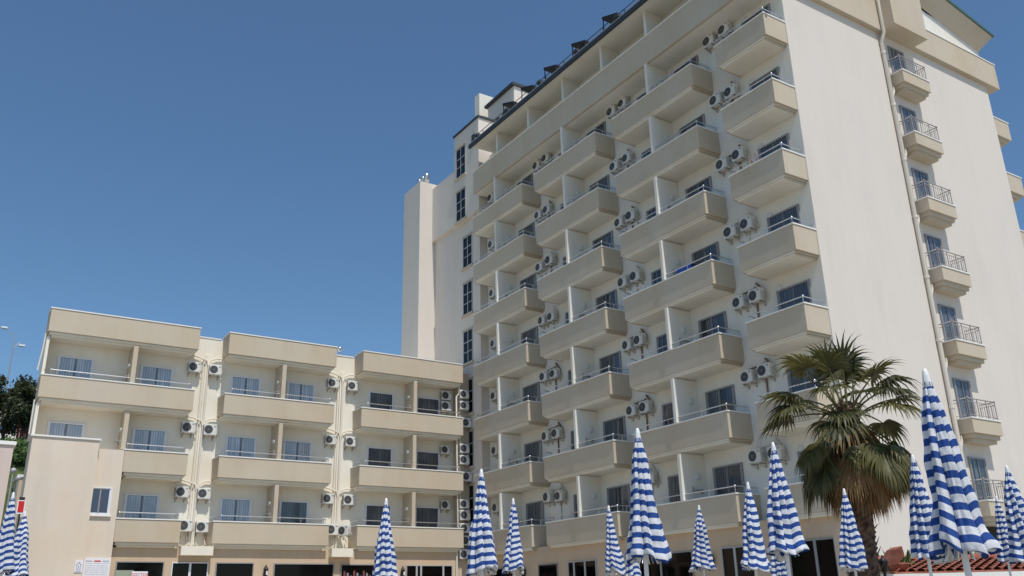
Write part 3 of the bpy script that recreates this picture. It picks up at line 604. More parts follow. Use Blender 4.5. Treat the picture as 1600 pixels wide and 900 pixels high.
for ci, (nm, Y0, Y1, fin, dc, nar) in enumerate(COLS):
    cn = ["rightmost", "third", "second", "leftmost"][ci]
    for k in range(8):
        z = ZT[k] + 1.0; rw = (ROW + ["topmost"])[k]
        if k == 7:
            if ci == 0: continue
            z = ZT[7] + 0.35
        jit = random.Random(k * 5 + ci)
        if ci < 3:
            put_ac(TB - 0.013, Y1 + 1.10 + jit.uniform(-.04, .04), z + jit.uniform(-.03, .03), R(-90), f"left air conditioner of the pair on the {rw} tower row up, {cn} balcony column")
            put_ac(TB - 0.013, Y1 + 0.22 + jit.uniform(-.04, .04), z + jit.uniform(-.03, .05), R(-90), f"right air conditioner of the pair on the {rw} tower row up, {cn} balcony column")
        else:
            put_ac(TB - 0.013, 40.65, z, R(-90), f"single air conditioner on the {rw} tower row up, recessed at the tower's left end")
G = ["first", "second"]
for gi, (xa, xb) in enumerate([(9.85, 10.86), (16.98, 18.10)]):
    for k, z in enumerate((5.14, 8.13, 11.1)):
        rw = ["bottom", "middle", "top"][k]
        put_ac(xa, WB - 0.002, z, 0, f"left air conditioner on the {rw} balcony row, {G[gi]} gap between wing blocks")
        put_ac(xb, WB - 0.002, z - 0.03, 0, f"right air conditioner on the {rw} balcony row, {G[gi]} gap between wing blocks")
    put_ac(xa + 0.30, WB - 0.002, 3.62, 0, f"left air conditioner just above the white ledge, {G[gi]} gap between wing blocks")
    if gi == 0: put_ac(xb + 0.08, WB - 0.002, 3.60, 0, "right air conditioner just above the white ledge, first gap between wing blocks")
    else: put_ac(18.05, WB - 0.45, 3.58, R(-62), "air conditioner turned sideways above the white ledge in the second gap")
for (x, z, lb) in [(23.74, 11.12, "upper inner unit on the top row"), (23.74, 10.52, "lower inner unit on the top row"), (23.70, 8.10, "inner unit on the middle row"), (23.74, 5.12, "inner unit on the bottom row")]:
    put_ac(x, WB - 0.002, z, 0, f"shaded air conditioner, {lb}, inside the wing's right-hand balcony recess")
for i, (x, z) in enumerate([(24.52, 11.17), (24.52, 10.53), (24.66, 9.55), (24.50, 8.1), (24.50, 7.48), (24.66, 6.58), (24.50, 5.12), (24.50, 4.50), (24.52, 3.84), (24.58, 3.2), (24.48, 2.5)]):
    nth = ["topmost", "second from top", "third from top", "fourth from top", "fifth from top", "middle", "fifth from bottom", "fourth from bottom", "third from bottom", "second from bottom", "lowest"][i]
    put_ac(x, 43.1 - 0.002, z, 0, f"air conditioner on the wing's right end pier, {nth} of its column")

# ================================================================== things on the roofs
def awning():
    t = thing("roof_awning", (0, 0, 0), "", "awning", "black awnings along the tower roof edge")
    c = MB(); c.add([(0, 0, 0.86), (1.1, 0, 0.80), (1.1, -1.15, 0.34), (0, -1.15, 0.40), (0, 0, 0.70), (1.1, 0, 0.64), (1.1, -1.15, 0.22), (0, -1.15, 0.28)], [(0, 3, 2, 1), (4, 5, 6, 7), (0, 1, 5, 4), (1, 2, 6, 5), (2, 3, 7, 6), (3, 0, 4, 7)]); build("canopy", c, BLACKCLOTH, t, local=True)
    for x in (0.04, 1.06):
        p = MB(); p.tube([(x, -0.04, 0.0), (x, -0.04, 0.66)], 0.03, 6); build("post", p, BLACK, t, local=True); p = MB(); p.tube([(x, -1.1, 0.0), (x, -1.1, 0.25)], 0.03, 6); build("post", p, BLACK, t, local=True)
    return t
aw0 = awning(); index_tree(aw0)
for i, (y, lb) in enumerate([(36.9, "leftmost black awning on the tower roof edge, in front of the penthouse"), (35.0, "second black awning from the left on the tower roof edge"), (32.75, "third black awning from the left on the tower roof edge, against the sky"), (30.25, "fourth black awning from the left on the tower roof edge, against the sky"), (27.7, "rightmost black awning visible on the tower roof edge, near the top of the picture")]):
    if i == 0: aw0.location = (24.0, y + 0.45, 26.42); aw0["label"] = lb
    else: dup(aw0, (24.0, y + 0.45, 26.42), 0, lb)
t = thing("flood_lamp", (17.42, WB + 0.1, 13.06), "small grey flood lamp on the wing roof between the second and third blocks", "lamp")
p = MB(); p.tube([(0, 0, 0), (0.02, 0, 0.22)], 0.025, 6); build("bracket", p, GALV, t, local=True)
p = MB(); p.lathe([(0, 0.2), (0.06, 0.22), (0.13, 0.36), (0.14, 0.42), (0.0, 0.44)], 12); build("lamp_head", p, STEEL, t, local=True)

# ================================================================== signs, lanterns
def txt(s, size, m, parent, loc, rot, name="lettering", ext=0.004):
    cu = bpy.data.curves.new(name, 'FONT'); cu.body = s; cu.size = size; cu.extrude = ext; cu.align_x = 'CENTER'; cu.align_y = 'CENTER'; cu.space_character = 1.05
    tmp = bpy.data.objects.new("tmp", cu); COL.objects.link(tmp)
    dg = bpy.context.evaluated_depsgraph_get(); me = bpy.data.meshes.new_from_object(tmp.evaluated_get(dg)); bpy.data.objects.remove(tmp)
    me.materials.clear(); me.materials.append(m); me.name = name
    o = bpy.data.objects.new(name, me); COL.objects.link(o); o.parent = parent; o.location = loc; o.rotation_euler = rot; return o
t = thing("information_board", (6.5, WY, 1.0), "large white information board with grey lines of print on the wing wall", "sign")
p = MB().box(5.98, 7.02, WY - 0.05, WY - 0.003, 0.9, 2.42); build("board", p, SIGNWHITE, t)
p = MB()
for i in range(3): p.box(6.04 + 0.33 * i, 6.30 + 0.33 * i, WY - 0.054, WY - 0.0505, 2.27, 2.33, i % 2)
p.box(6.03, 6.98, WY - 0.054, WY - 0.0505, 2.20, 2.212)
rr = random.Random(3)
for i in range(13):
    x = 6.05
    while x < 6.9:
        l = rr.uniform(0.06, 0.2); e = min(x + l, 6.95); p.box(x, e, WY - 0.054, WY - 0.0505, 2.10 - 0.085 * i, 2.125 - 0.085 * i); x = e + 0.03
build("print", p, [mat("pale_print", (0.45, 0.46, 0.56), 0.7), SIGNRED], t)
t = thing("house_pictogram_sign", (5.75, 42.3, 1.9), "small white sign with a blue house outline on the pinkish stair block", "sign")
p = MB().box(5.60, 5.90, 42.27, 42.297, 1.83, 2.32); build("board", p, SIGNWHITE, t)
p = MB(); q = 42.268
p.add([(5.64, q, 2.12), (5.75, q, 2.25), (5.86, q, 2.12), (5.83, q, 2.11), (5.75, q, 2.21), (5.67, q, 2.11)], [(0, 1, 4, 5), (1, 2, 3, 4)][:2]); p.box(5.67, 5.69, q - 0.001, q + 0.001, 1.97, 2.11); p.box(5.81, 5.83, q - 0.001, q + 0.001, 1.97, 2.11); p.box(5.67, 5.83, q - 0.001, q + 0.001, 1.95, 1.97); p.box(5.735, 5.765, q - 0.001, q + 0.001, 2.0, 2.1); p.box(5.65, 5.85, q - 0.001, q + 0.001, 1.87, 1.90)
build("pictogram", p, SIGNTXT, t)
t = thing("doctor_sign", (8.3, 42.85, 1.8), "white sign with red capital letters reading DOCTOR in a dark shop window", "sign")
p = MB().box(7.96, 8.62, 42.82, 42.85, 1.62, 1.90); build("board", p, SIGNWHITE, t)
txt("DOCTOR", 0.165, SIGNRED, t, (-0.01, -0.034, -0.04), (R(90), 0, 0))
def lantern():
    t = thing("wall_lantern", (0, 0, 0), "", "lantern", "black wall lanterns between the shop windows")
    p = MB(); p.lathe([(0.0, 0.16), (0.035, 0.14), (0.11, 0.02), (0.12, 0.0)], 6, (0, -0.14)); p.lathe([(0.01, 0.20), (0.02, 0.17), (0.01, 0.155)], 6, (0, -0.14)); p.lathe([(0.085, -0.34), (0.06, -0.38), (0, -0.40)], 6, (0, -0.14)); p.lathe([(0.115, -0.01), (0.09, -0.34)], 6, (0, -0.14))
    p.tube([(0, -0.003, -0.1), (0, -0.06, 0.1), (0, -0.14, 0.17)], 0.018, 6); p.box(-0.04, 0.04, -0.02, -0.003, -0.22, 0.0); build("lantern_body", p, BLACK, t, local=True)
    p = MB(); p.box(-0.02, 0.055, -0.262, -0.256, -0.27, -0.1); p.lathe([(0.03, -0.3), (0.035, -0.15), (0, -0.1)], 8, (0.0, -0.14)); build("bulb", p, PLASTIC, t, local=True)
    return t
ln0 = lantern(); index_tree(ln0)
for i, (x, y, z, rz, lb) in enumerate([(13.85, 42.985, 2.02, 0, "black wall lantern between two dark shop windows under the wing's middle balconies"), (20.92, 42.985, 2.0, 0, "black wall lantern under the wing's right-hand balconies"), (24.6, 24.66, 1.62, R(-90), "black wall lantern on the tower's ground floor beside the white-framed door"), (24.6, 37.15, 1.75, R(-90), "black wall lantern half hidden behind a folded parasol at the tower's left")]):
    if i == 0: ln0.location = (x, y, z); ln0["label"] = lb
    else: dup(ln0, (x, y, z), rz, lb)

# things on balconies
t = thing("beach_towel", (24.66, 25.1, 12.9), "blue towel spread over a chair on a middle tower balcony", "towel")
p = MB(); n = 10; vs = []; 
prof = [(24.50, 12.55), (24.52, 12.98), (24.56, 13.05), (24.72, 13.02), (24.86, 12.95), (24.9, 12.5)]
for i in range(n + 1):
    y = 24.25 + 0.9 * i / n
    for (x, z) in prof: vs.append((x + 0.02 * math.sin(i * 1.3), y, z + 0.02 * math.sin(i * 0.9 + x * 9)))
k = len(prof); p.add(vs, [(i * k + j, i * k + j + 1, (i + 1) * k + j + 1, (i + 1) * k + j) for i in range(n) for j in range(k - 1)], 0, True); o = build("cloth", p, TOWEL, t)
def chair(name, loc, rz, label, PLASTIC=PLASTIC):
    t = thing(name, loc, label, "chair", None, rz)
    p = MB().box(-0.22, 0.22, -0.22, 0.22, 0.40, 0.44); build("seat", p, PLASTIC, t, local=True, bevel=0.01)
    p = MB().add([(-0.22, 0.2, 0.441), (0.22, 0.2, 0.441), (0.22, 0.32, 0.86), (-0.22, 0.32, 0.86), (-0.22, 0.23, 0.441), (0.22, 0.23, 0.441), (0.22, 0.35, 0.86), (-0.22, 0.35, 0.86)], [(0, 1, 2, 3), (7, 6, 5, 4), (0, 4, 5, 1), (1, 5, 6, 2), (2, 6, 7, 3), (3, 7, 4, 0)]); build("backrest", p, PLASTIC, t, local=True)
    for sx in (-0.19, 0.19):
        for sy in (-0.19, 0.19): p = MB(); p.tube([(sx, sy, 0.405), (sx * 1.12, sy * 1.12, 0.0)], 0.018, 6); build("leg", p, PLASTIC, t, local=True)
    return t
chair("plastic_chair", (24.9, 24.7, 11.85), R(-90), "white plastic chair under the blue towel on a tower balcony")
chair("plastic_chair", (25.08, 20.35, 14.79), R(-90), "white plastic chair behind the parapet where a person rests bare feet")
chair("brown_chair", (8.75, 43.25, 3.23), R(180), "brown chair on the lowest left wing balcony in front of the curtained door", mat("brown_chair_wood", (0.10, 0.06, 0.045), 0.7))
# the person resting bare feet on the rail, fifth row up in the right-hand column
def person():
    zc = 14.79; sx, sy = 25.08, 20.35
    J = {"pelvis": (sx, sy, zc + 0.55), "belly": (sx + 0.09, sy, zc + 0.75), "chest": (sx + 0.14, sy, zc + 0.98), "neck": (sx + 0.17, sy, zc + 1.15), "head": (sx + 0.16, sy, zc + 1.27), "crown": (sx + 0.15, sy, zc + 1.38)}
    R_ = {"pelvis": .13, "belly": .125, "chest": .135, "neck": .055, "head": .09, "crown": .07}; E = [("pelvis", "belly"), ("belly", "chest"), ("chest", "neck"), ("neck", "head"), ("head", "crown")]
    for s, nm in ((-1, "a"), (1, "b")):
        J.update({"hip" + nm: (sx - .10, sy + s * .10, zc + .55), "knee" + nm: (sx - .45, sy + s * .11, zc + .92), "ank" + nm: (sx - .70, sy + s * .13, zc + 1.15), "toe" + nm: (sx - .74, sy + s * .15, zc + 1.36),
                  "sh" + nm: (sx + .14, sy + s * .19, zc + 1.06), "el" + nm: (sx + .04, sy + s * .26, zc + .82), "wr" + nm: (sx - .14, sy + s * .18, zc + .70), "hand" + nm: (sx - .22, sy + s * .14, zc + .70)})
        R_.update({"hip" + nm: .085, "knee" + nm: .06, "ank" + nm: .042, "toe" + nm: .034, "sh" + nm: .055, "el" + nm: .042, "wr" + nm: .032, "hand" + nm: .036})
        E += [("pelvis", "hip" + nm), ("hip" + nm, "knee" + nm), ("knee" + nm, "ank" + nm), ("ank" + nm, "toe" + nm), ("chest", "sh" + nm), ("sh" + nm, "el" + nm), ("el" + nm, "wr" + nm), ("wr" + nm, "hand" + nm)]
    names = list(J); me = bpy.data.meshes.new("person"); me.from_pydata([J[n] for n in names], [(names.index(a), names.index(b)) for a, b in E], [])
    o = bpy.data.objects.new("person", me); COL.objects.link(o); me.materials.append(SKIN)
    o.modifiers.new("skin", 'SKIN'); o.modifiers.new("sub", 'SUBSURF').levels = 2; o.modifiers["sub"].render_levels = 2
    for i, n in enumerate(names): me.skin_vertices[0].data[i].radius = (R_[n], R_[n]); me.skin_vertices[0].data[i].use_root = (n == "pelvis")
    o.modifiers["skin"].use_smooth_shade = True
    tag(o, "person sitting behind a tower balcony parapet with bare feet up on the rail", "person")
person()

# ================================================================== PARASOLS
def canopy_mesh(seed, L=1.2, Rb=0.235, folds=8, detail=1.0):
    rnd = random.Random(seed); nT = int(96 * detail); nZ = int(44 * detail)
    amp = [rnd.uniform(0.7, 1.25) for _ in range(folds)]; hem = [rnd.uniform(-0.05, 0.04) for _ in range(folds)]; shf = [rnd.uniform(-0.022, 0.022) for _ in range(folds)]; tw = rnd.uniform(0.4, 0.9) * rnd.choice((-1, 1)); lean = rnd.uniform(0, 6.28); ln = rnd.uniform(0.01, 0.05)
    vs = []; uv = []
    for i in range(nZ + 1):
        t = i / nZ
        for j in range(nT):
            th = 2 * math.pi * j / nT
            ph = (th * folds / (2 * math.pi) + tw * t * 0.5 + 0.10 * math.sin(3 * th + seed)) % folds; q = int(ph); u = ph - q
            a = amp[q] * (1 - u) + amp[(q + 1) % folds] * u if u > .5 else amp[q]
            a = amp[q]
            lobe = (u ** 0.55) * (1 - max(0, (u - 0.78) / 0.22) ** 2)            # a panel folds over to one side
            base = 0.022 + Rb * 0.62 * t ** 0.95 + 0.05 * Rb * math.sin(t * 9 + seed)*t
            rr = base * (1 + (0.72 * a) * lobe * min(1, t * 5)) - base * 0.14 * min(1, t * 4) + base * 0.05 * math.sin(5 * th + 7 * t + seed) * t
            if t > 0.9: rr *= 1 + 0.07 * math.sin((t - 0.9) / 0.1 * math.pi * 0.7)
            nz = mnoise.noise(Vector((2.2 * math.cos(th), 2.2 * math.sin(th), t * 5 + seed * 7))) + 0.5 * mnoise.noise(Vector((6 * math.cos(th), 6 * math.sin(th), t * 11 + seed))); rr *= 1 + 0.13 * nz * min(1, t * 3)
            s = t + (hem[q] * math.sin(math.pi * u) + 0.028 * math.sin(2 * th + seed) + 0.02 * (u - 0.5)) * t ** 1.6
            x = rr * math.cos(th) + ln * L * t * t * math.cos(lean); y = rr * math.sin(th) + ln * L * t * t * math.sin(lean)
            vs.append((x, y, -L * s)); uv.append((j / nT, t + (shf[q] + 0.018 * (u - 0.5)) * min(1, t * 3)))
    fs = [(i * nT + j, (i + 1) * nT + j, (i + 1) * nT + (j + 1) % nT, i * nT + (j + 1) % nT) for i in range(nZ) for j in range(nT)]
    # hem turned in
    o = len(vs)
    for j in range(nT):
        x, y, z = vs[nZ * nT + j]; vs.append((x * 0.72, y * 0.72, z + 0.06 + 0.03 * math.sin(j * 0.9))); uv.append((j / nT, 0.985))
    fs += [(nZ * nT + j, o + j, o + (j + 1) % nT, nZ * nT + (j + 1) % nT) for j in range(nT)]
    me = bpy.data.meshes.new("canopy"); me.from_pydata(vs, [], fs); me.materials.append(STRIPE)
    l = me.uv_layers.new(name="UVMap")
    for p_ in me.polygons:
        p_.use_smooth = True
        for li, vi in zip(p_.loop_indices, p_.vertices): l.data[li].uv = uv[vi]
    return me
CAN = [canopy_mesh(i, Rb=0.18 + 0.009 * i, folds=(8, 7, 9, 8, 6, 8)[i]) for i in range(6)]
CAPM = MB().lathe([(0.0, 0.05), (0.012, 0.045), (0.02, 0.02), (0.026, -0.03), (0.036, -0.085), (0.030, -0.09)], 12).mesh("cap", PLASTIC)
def parasol(tip, me, label, rz, L, lean=0.0, sc=1.0):
    x, y, z = tip; g0 = gz(x, y)
    t = thing("beach_parasol", (x, y, g0), label, "parasol", "folded blue and white striped parasols", rz)
    jr = random.Random(int(x * 100)); t.rotation_euler = (R(jr.uniform(-1.2, 1.2)), R(jr.uniform(-1.2, 1.2)), rz)
    off = t.rotation_euler.to_matrix() @ Vector((0, 0, z - g0)); t.location = (x - off.x, y - off.y, g0)   # leans a little, the tip keeps its place
    c = place("canopy", me, t, (0, 0, z - g0)); c.scale = (sc, sc, L / 1.2)
    place("cap", CAPM, t, (0, 0, z - g0))
    p = MB(); p.tube([(0, 0, 0), (0, 0, z - g0 - 0.05)], 0.021, 10); build("pole", p, PLASTIC, t, local=True)
    b = MB(); b.lathe([(0.0, 0.0), (0.26, 0.0), (0.26, 0.05), (0.05, 0.09), (0.035, 0.35), (0, 0.35)], 16); build("base", b, PAVING, t, local=True)
    r = MB(); zb = z - g0 - L
    for k in range(8):
        a = 2 * math.pi * k / 8 + 0.3; ca, sa = math.cos(a), math.sin(a); r.tube([(0.03 * ca, 0.03 * sa, zb + 0.55), (0.10 * ca, 0.10 * sa, zb + 0.02), (0.13 * ca, 0.13 * sa, zb - 0.03)], 0.006, 5)
    build("rib", r, STEEL, t, local=True)
K = 1.2 / 1.4
UM = [((1.38, 19.89, 2.28), 1.22, "tall folded parasol at the far left edge, in front of the pink wall"),
      ((1.89, 23.02, 2.25), 1.2, "folded parasol second from the left edge, below the red panel"),
      ((2.84, 32.78, 2.43), 1.2, "small folded parasol third from the left edge, against the stair block"),
      ((6.90, 14.86, 1.86), 1.2, "folded parasol standing alone in front of the wing's right-hand balconies"),
      ((6.84, 11.44, 1.91), 1.2, "large folded parasol in front of the joint between wing and tower"),
      ((10.29, 15.93, 2.12), 1.2, "folded parasol just right of the one at the wing and tower joint"),
      ((12.93, 16.07, 2.09), 1.2, "small folded parasol left of the tall one before the tower's middle"),
      ((6.74, 7.77, 1.87), 1.2, "tall folded parasol before the middle of the tower front"),
      ((15.38, 15.73, 2.16), 1.2, "smallest folded parasol standing alone under the tower's third balcony column"),
      ((12.12, 11.14, 1.96), 1.2, "slim folded parasol left of the taller one near the palm"),
      ((9.54, 8.24, 2.00), 1.2, "tall folded parasol just left of the palm crown"),
      ((14.48, 10.95, 1.94), 1.2, "folded parasol directly in front of the palm trunk"),
      ((12.33, 8.03, 1.99), 1.2, "folded parasol half hidden behind the biggest parasol's left side"),
      ((6.65, 4.09, 1.71), 1.2, "biggest and nearest folded parasol, right of the palm"),
      ((20.97, 11.71, 2.18), 1.2, "smaller of the two folded parasols at the right edge"),
      ((14.33, 7.74, 1.92), 1.2, "taller of the two folded parasols at the right edge"),
      ((10.6, 12.6, 1.30), 1.2, "folded parasol mostly hidden behind the tall one before the tower's middle"),
      ((13.33, 11.72, 1.42), 1.2, "folded parasol mostly hidden behind the tall one left of the palm")]
BIG = canopy_mesh(11, Rb=0.17, folds=7, detail=2.0)
for i, (tp, L, lb) in enumerate(UM):
    tp = tuple(K * v for v in tp) if i < 16 else tp
    parasol(tp, BIG if i == 13 else CAN[(i * 5 + i // 6) % 6], lb, (i * 2.399) % 6.28, L, sc=1.0)

# ================================================================== PALM
def fan_palm(base, top, label):
    rnd = random.Random(21); b = Vector(base); c = Vector(top)
    t = thing("fan_palm", base, label, "palm tree")
    H = c.z - b.z; m = MB(); n = 18; rings = 64; vs = []
    for i in range(rings + 1):
        u = i / rings; p = b.lerp(c, u); r0 = 0.25 - 0.05 * u + 0.10 * max(0, 0.08 - u) / 0.08 - 0.13 * max(0, u - 0.92) / 0.08
        for j in range(n):
            a = 2 * math.pi * j / n; saw = 0.055 * ((i + (j % 3)) % 3) / 2.0 + rnd.uniform(-.015, .02)
            vs.append((p.x + (r0 + saw) * math.cos(a), p.y + (r0 + saw) * math.sin(a), p.z))
    m.add(vs, [(i * n + j, i * n + (j + 1) % n, (i + 1) * n + (j + 1) % n, (i + 1) * n + j) for i in range(rings) for j in range(n)], 0)
    # old leaf bases sticking out
    for i in range(150):
        u = rnd.uniform(0.05, 0.97); a = rnd.uniform(0, 6.28); p = b.lerp(c, u); r0 = 0.29 - 0.05 * u; d = Vector((math.cos(a), math.sin(a), 0)); sdv = Vector((-d.y, d.x, 0))
        q = p + d * r0; e = q + d * rnd.uniform(0.05, 0.11) + Vector((0, 0, rnd.uniform(0.06, 0.14)))
        m.add([q + sdv * 0.045, q - sdv * 0.045, e - sdv * 0.02, e + sdv * 0.02, q + Vector((0, 0, -0.05))], [(0, 1, 2, 3), (4, 1, 0), (4, 2, 1), (4, 0, 3), (4, 3, 2)])
    build("trunk", m, TRUNK, t)
    def frond(mb, sh, el, az, pet, fan, droop, green, start, spread, tint):
        d = Vector((math.cos(az) * math.cos(el), math.sin(az) * math.cos(el), math.sin(el)))
        p0 = start + Vector((math.cos(az), math.sin(az), 0)) * 0.16; pts = [p0]; v = d.copy(); seg = 6
        for i in range(seg): 
            v = (v + Vector((0, 0, -droop * 0.10))).normalized(); pts.append(pts[-1] + v * pet / seg)
        f0 = len(mb.f); mb.tube(pts, 0.022, 5, 0, False, 0.012); sh.extend([rnd.uniform(0.5, 1.0)] * (len(mb.f) - f0))
        hub = pts[-1]; ax = v.normalized(); side = ax.cross(Vector((0, 0, 1)))
        side = side.normalized() if side.length > 1e-3 else Vector((-math.sin(az), math.cos(az), 0)); up = side.cross(ax)
        nseg = 28; fb = tint + rnd.uniform(-0.25, 0.40)
        for k in range(nseg):
            a = -spread + 2 * spread * (k + 0.5) / nseg + rnd.uniform(-.03, .03); ln = fan * (0.70 + 0.30 * math.cos(a * 0.8)) * rnd.uniform(0.86, 1.06)
            dd = (ax * math.cos(a) + side * math.sin(a) + up * (0.22 * abs(math.sin(a)))).normalized()
            wv = (side * math.cos(a) - ax * math.sin(a)).normalized(); wd = spread * 2 / nseg * fan * 0.62
            pts2 = [hub]; vv = dd.copy(); ns = 6
            for i in range(ns):
                vv = (vv + Vector((0, 0, -1)) * (0.10 + 0.17 * droop) * (0.30 + (i / ns) ** 1.2 * 2.0)).normalized(); pts2.append(pts2[-1] + vv * ln / ns)
            ws = [0.10, 0.45, 0.85, 0.95, 0.55, 0.24, 0.03]; tw = rnd.uniform(-0.5, 0.5); base = rnd.random()
            s0 = rnd.choice((0.0, 1.0)) * 0.5
            for i in range(ns):
                n_ = up * 0.35 * (1 if k % 2 else -1)
                wa = (wv + n_ * min(1, i / 2.0)).normalized()
                a0, a1 = pts2[i] + wa * wd * ws[i] * 0.5, pts2[i] - wa * wd * ws[i] * 0.5; b0, b1 = pts2[i + 1] + wa * wd * ws[i + 1] * 0.5, pts2[i + 1] - wa * wd * ws[i + 1] * 0.5
                mb.add([a0, a1, b1, b0], [(0, 1, 2, 3)]); sh.append(min(1, max(0, fb + base * 0.5 + 0.25 * (i / ns))))
    cr = MB(); sh = []; st = c - Vector((0, 0, 0.05))
    for i in range(52):
        if i < 9: el, pet, fan, dr, spr = rnd.uniform(52, 86), rnd.uniform(.6, .9), rnd.uniform(.64, .78), 0.55, 1.9
        elif i < 26: el, pet, fan, dr, spr = rnd.uniform(12, 60), rnd.uniform(.75, 1.08), rnd.uniform(.66, .86), rnd.uniform(0.8, 1.4), 1.9
        else: el, pet, fan, dr, spr = rnd.uniform(-34, 10), rnd.uniform(.62, 0.98), rnd.uniform(.72, .95), rnd.uniform(1.3, 2.2), 1.7
        frond(cr, sh, R(el), i * 2.39996 + rnd.uniform(-.3, .3), pet, fan, dr, True, st - Vector((0, 0, 0.014 * i)), spr, 0.0 if i < 26 else 0.12)
    me = cr.mesh("crown", FAN, sh); me.transform(Matrix.Translation(-b)); place("crown", me, t, (0, 0, 0))
    cr = MB(); sh = []
    for i in range(64):
        q = i / 63; el = R(-22 - 50 * q + rnd.uniform(-10, 10)); az = i * 2.39996 + rnd.uniform(-.35, .35)
        frond(cr, sh, el, az, rnd.uniform(0.7, 1.0) * (1 - 0.3 * q), rnd.uniform(0.6, 0.9), 2.0, False, st - Vector((0, 0, 0.30 + 0.5 * q)), 1.6, 0.0)
    me = cr.mesh("dead_fronds", DEAD, sh); me.transform(Matrix.Translation(-b)); place("dead_fronds", me, t, (0, 0, 0))
fan_palm((15.40, 11.50, gz(15.4, 11.5) - 0.05), (14.62, 10.75, 3.62), "fan palm with green crown and a skirt of brown dead fronds before the tower")

# ================================================================== TILED BAR ROOF, right foreground
def wpt(px, py, depth):
    d = CF + CR * ((px - 800) / 1390.557) - CU * ((py - 450) / 1390.557); return d * depth
t = thing("tiled_bar", (18.5, 12.5, -0.4), "low bar kiosk with red barrel-tiled roof at the lower right", "kiosk")
e0 = wpt(1402, 891, 18.6); e1 = e0 + CR.cross(Vector((0, 0, 1))).cross(Vector((0, 0, 1))) * 0
ux = Vector((CR.x, CR.y, 0)).normalized(); uy = Vector((-ux.y, ux.x, 0))     # across and away from the camera
O = Vector((e0.x, e0.y, 0)); ze = e0.z - 0.07; LEN = 5.0; DEP = 2.0; RISE = 0.30
def P(a, b, z): q = O + ux * a + uy * b; return (q.x, q.y, z)
m = MB(); nT = int(LEN / 0.2); rows = 7
for i in range(nT):
    for r_ in range(rows):
        a0 = 0.2 * i; b0 = DEP * r_ / rows; b1 = DEP * (r_ + 1) / rows + 0.04; z0 = ze + RISE * r_ / rows + 0.035; z1 = ze + RISE * (r_ + 1) / rows + 0.01
        vs = []
        for k in range(6):
            an = math.pi * k / 5; vs.append(P(a0 + 0.1 - 0.085 * math.cos(an), b0, z0 + 0.07 * math.sin(an))); vs.append(P(a0 + 0.1 - 0.075 * math.cos(an), b1, z1 + 0.06 * math.sin(an)))
        m.add(vs, [(2 * k, 2 * k + 2, 2 * k + 3, 2 * k + 1) for k in range(5)], 0, True)
m.add([P(-0.05, 0, ze), P(LEN + 0.05, 0, ze), P(LEN + 0.05, DEP, ze + RISE), P(-0.05, DEP, ze + RISE), P(-0.05, 0, ze + 0.03), P(LEN + 0.05, 0, ze + 0.03), P(LEN + 0.05, DEP, ze + RISE + 0.03), P(-0.05, DEP, ze + RISE + 0.03)], [(3, 2, 1, 0), (4, 5, 6, 7), (0, 1, 5, 4), (1, 2, 6, 5), (2, 3, 7, 6), (3, 0, 4, 7)])
rf2 = build("roof", m, TILE, t)
m = MB(); m.tube([P(0, DEP, ze + RISE + 0.06), P(LEN, DEP, ze + RISE + 0.06)], 0.10, 8); build("ridge_tiles", m, TILE, rf2)
m = MB(); m.add([P(-0.9, -0.06, ze - 0.16), P(LEN + 0.1, -0.06, ze - 0.16), P(LEN + 0.1, 0.0, ze - 0.16), P(-0.9, 0.0, ze - 0.16), P(-0.9, -0.06, ze - 0.005), P(LEN + 0.1, -0.06, ze - 0.005), P(LEN + 0.1, 0.0, ze - 0.005), P(-0.9, 0.0, ze - 0.005)], [(3, 2, 1, 0), (4, 5, 6, 7), (0, 1, 5, 4), (1, 2, 6, 5), (2, 3, 7, 6), (3, 0, 4, 7)]); build("fascia", m, SILL, t)
for a in (0.15, 2.9, 5.7):
    m = MB(); q = P(a, 0.25, 0); m.tube([(q[0], q[1], gz(q[0], q[1]) - 0.05), (q[0], q[1], ze)], 0.08, 8); build("post", m, SILL, t)
m = MB(); z0 = gz(O.x, O.y) - 0.1
m.add([P(0.3, 1.2, z0), P(LEN, 1.2, z0), P(LEN, DEP, z0), P(0.3, DEP, z0), P(0.3, 1.2, ze + 0.2), P(LEN, 1.2, ze + 0.2), P(LEN, DEP, ze + 0.36), P(0.3, DEP, ze + 0.36)], [(3, 2, 1, 0), (4, 5, 6, 7), (0, 1, 5, 4), (1, 2, 6, 5), (2, 3, 7, 6), (3, 0, 4, 7)]); build("wall", m, GROUNDW, t)
# raised end of the roof with a red verge tile, and the plant behind it
q0 = Vector(wpt(1386, 884, 18.2)); q1 = Vector(wpt(1409, 853, 18.2)); q2 = Vector(wpt(1404, 881, 18.2)); 
m = MB(); dd = uy * 0.5; ring = [q0, q2 + Vector((0, 0, 0)), Vector(wpt(1413, 866, 18.2)), q1, Vector(wpt(1400, 858, 18.2))]
n = len(ring); m.add(ring + [v + dd for v in ring], [tuple(range(n)), tuple(range(2 * n - 1, n - 1, -1))] + [(j + n, (j + 1) % n + n, (j + 1) % n, j) for j in range(n)]); build("verge_tiles", m, TILE, rf2)
t = thing("potted_plant", wpt(1404, 880, 18.9), "small leafy plant with yellow tips behind the red verge tiles", "plant")
cr = MB(); sh = []; rnd = random.Random(5)
for i in range(46):
    a = rnd.uniform(0, 6.28); el = rnd.uniform(0.5, 1.4); l = rnd.uniform(0.2, 0.5); d = Vector((math.cos(a) * math.cos(el), math.sin(a) * math.cos(el), math.sin(el))); s_ = Vector((-math.sin(a), math.cos(a), 0)) * 0.03
    p0 = Vector((rnd.uniform(-.3, .3), rnd.uniform(-.15, .15), -0.05)); p1 = p0 + d * l * 0.6; p2 = p0 + d * l + Vector((0, 0, -0.05)); cr.add([p0, p1 + s_, p2, p1 - s_], [(0, 1, 2, 3)]); sh.append(rnd.random())
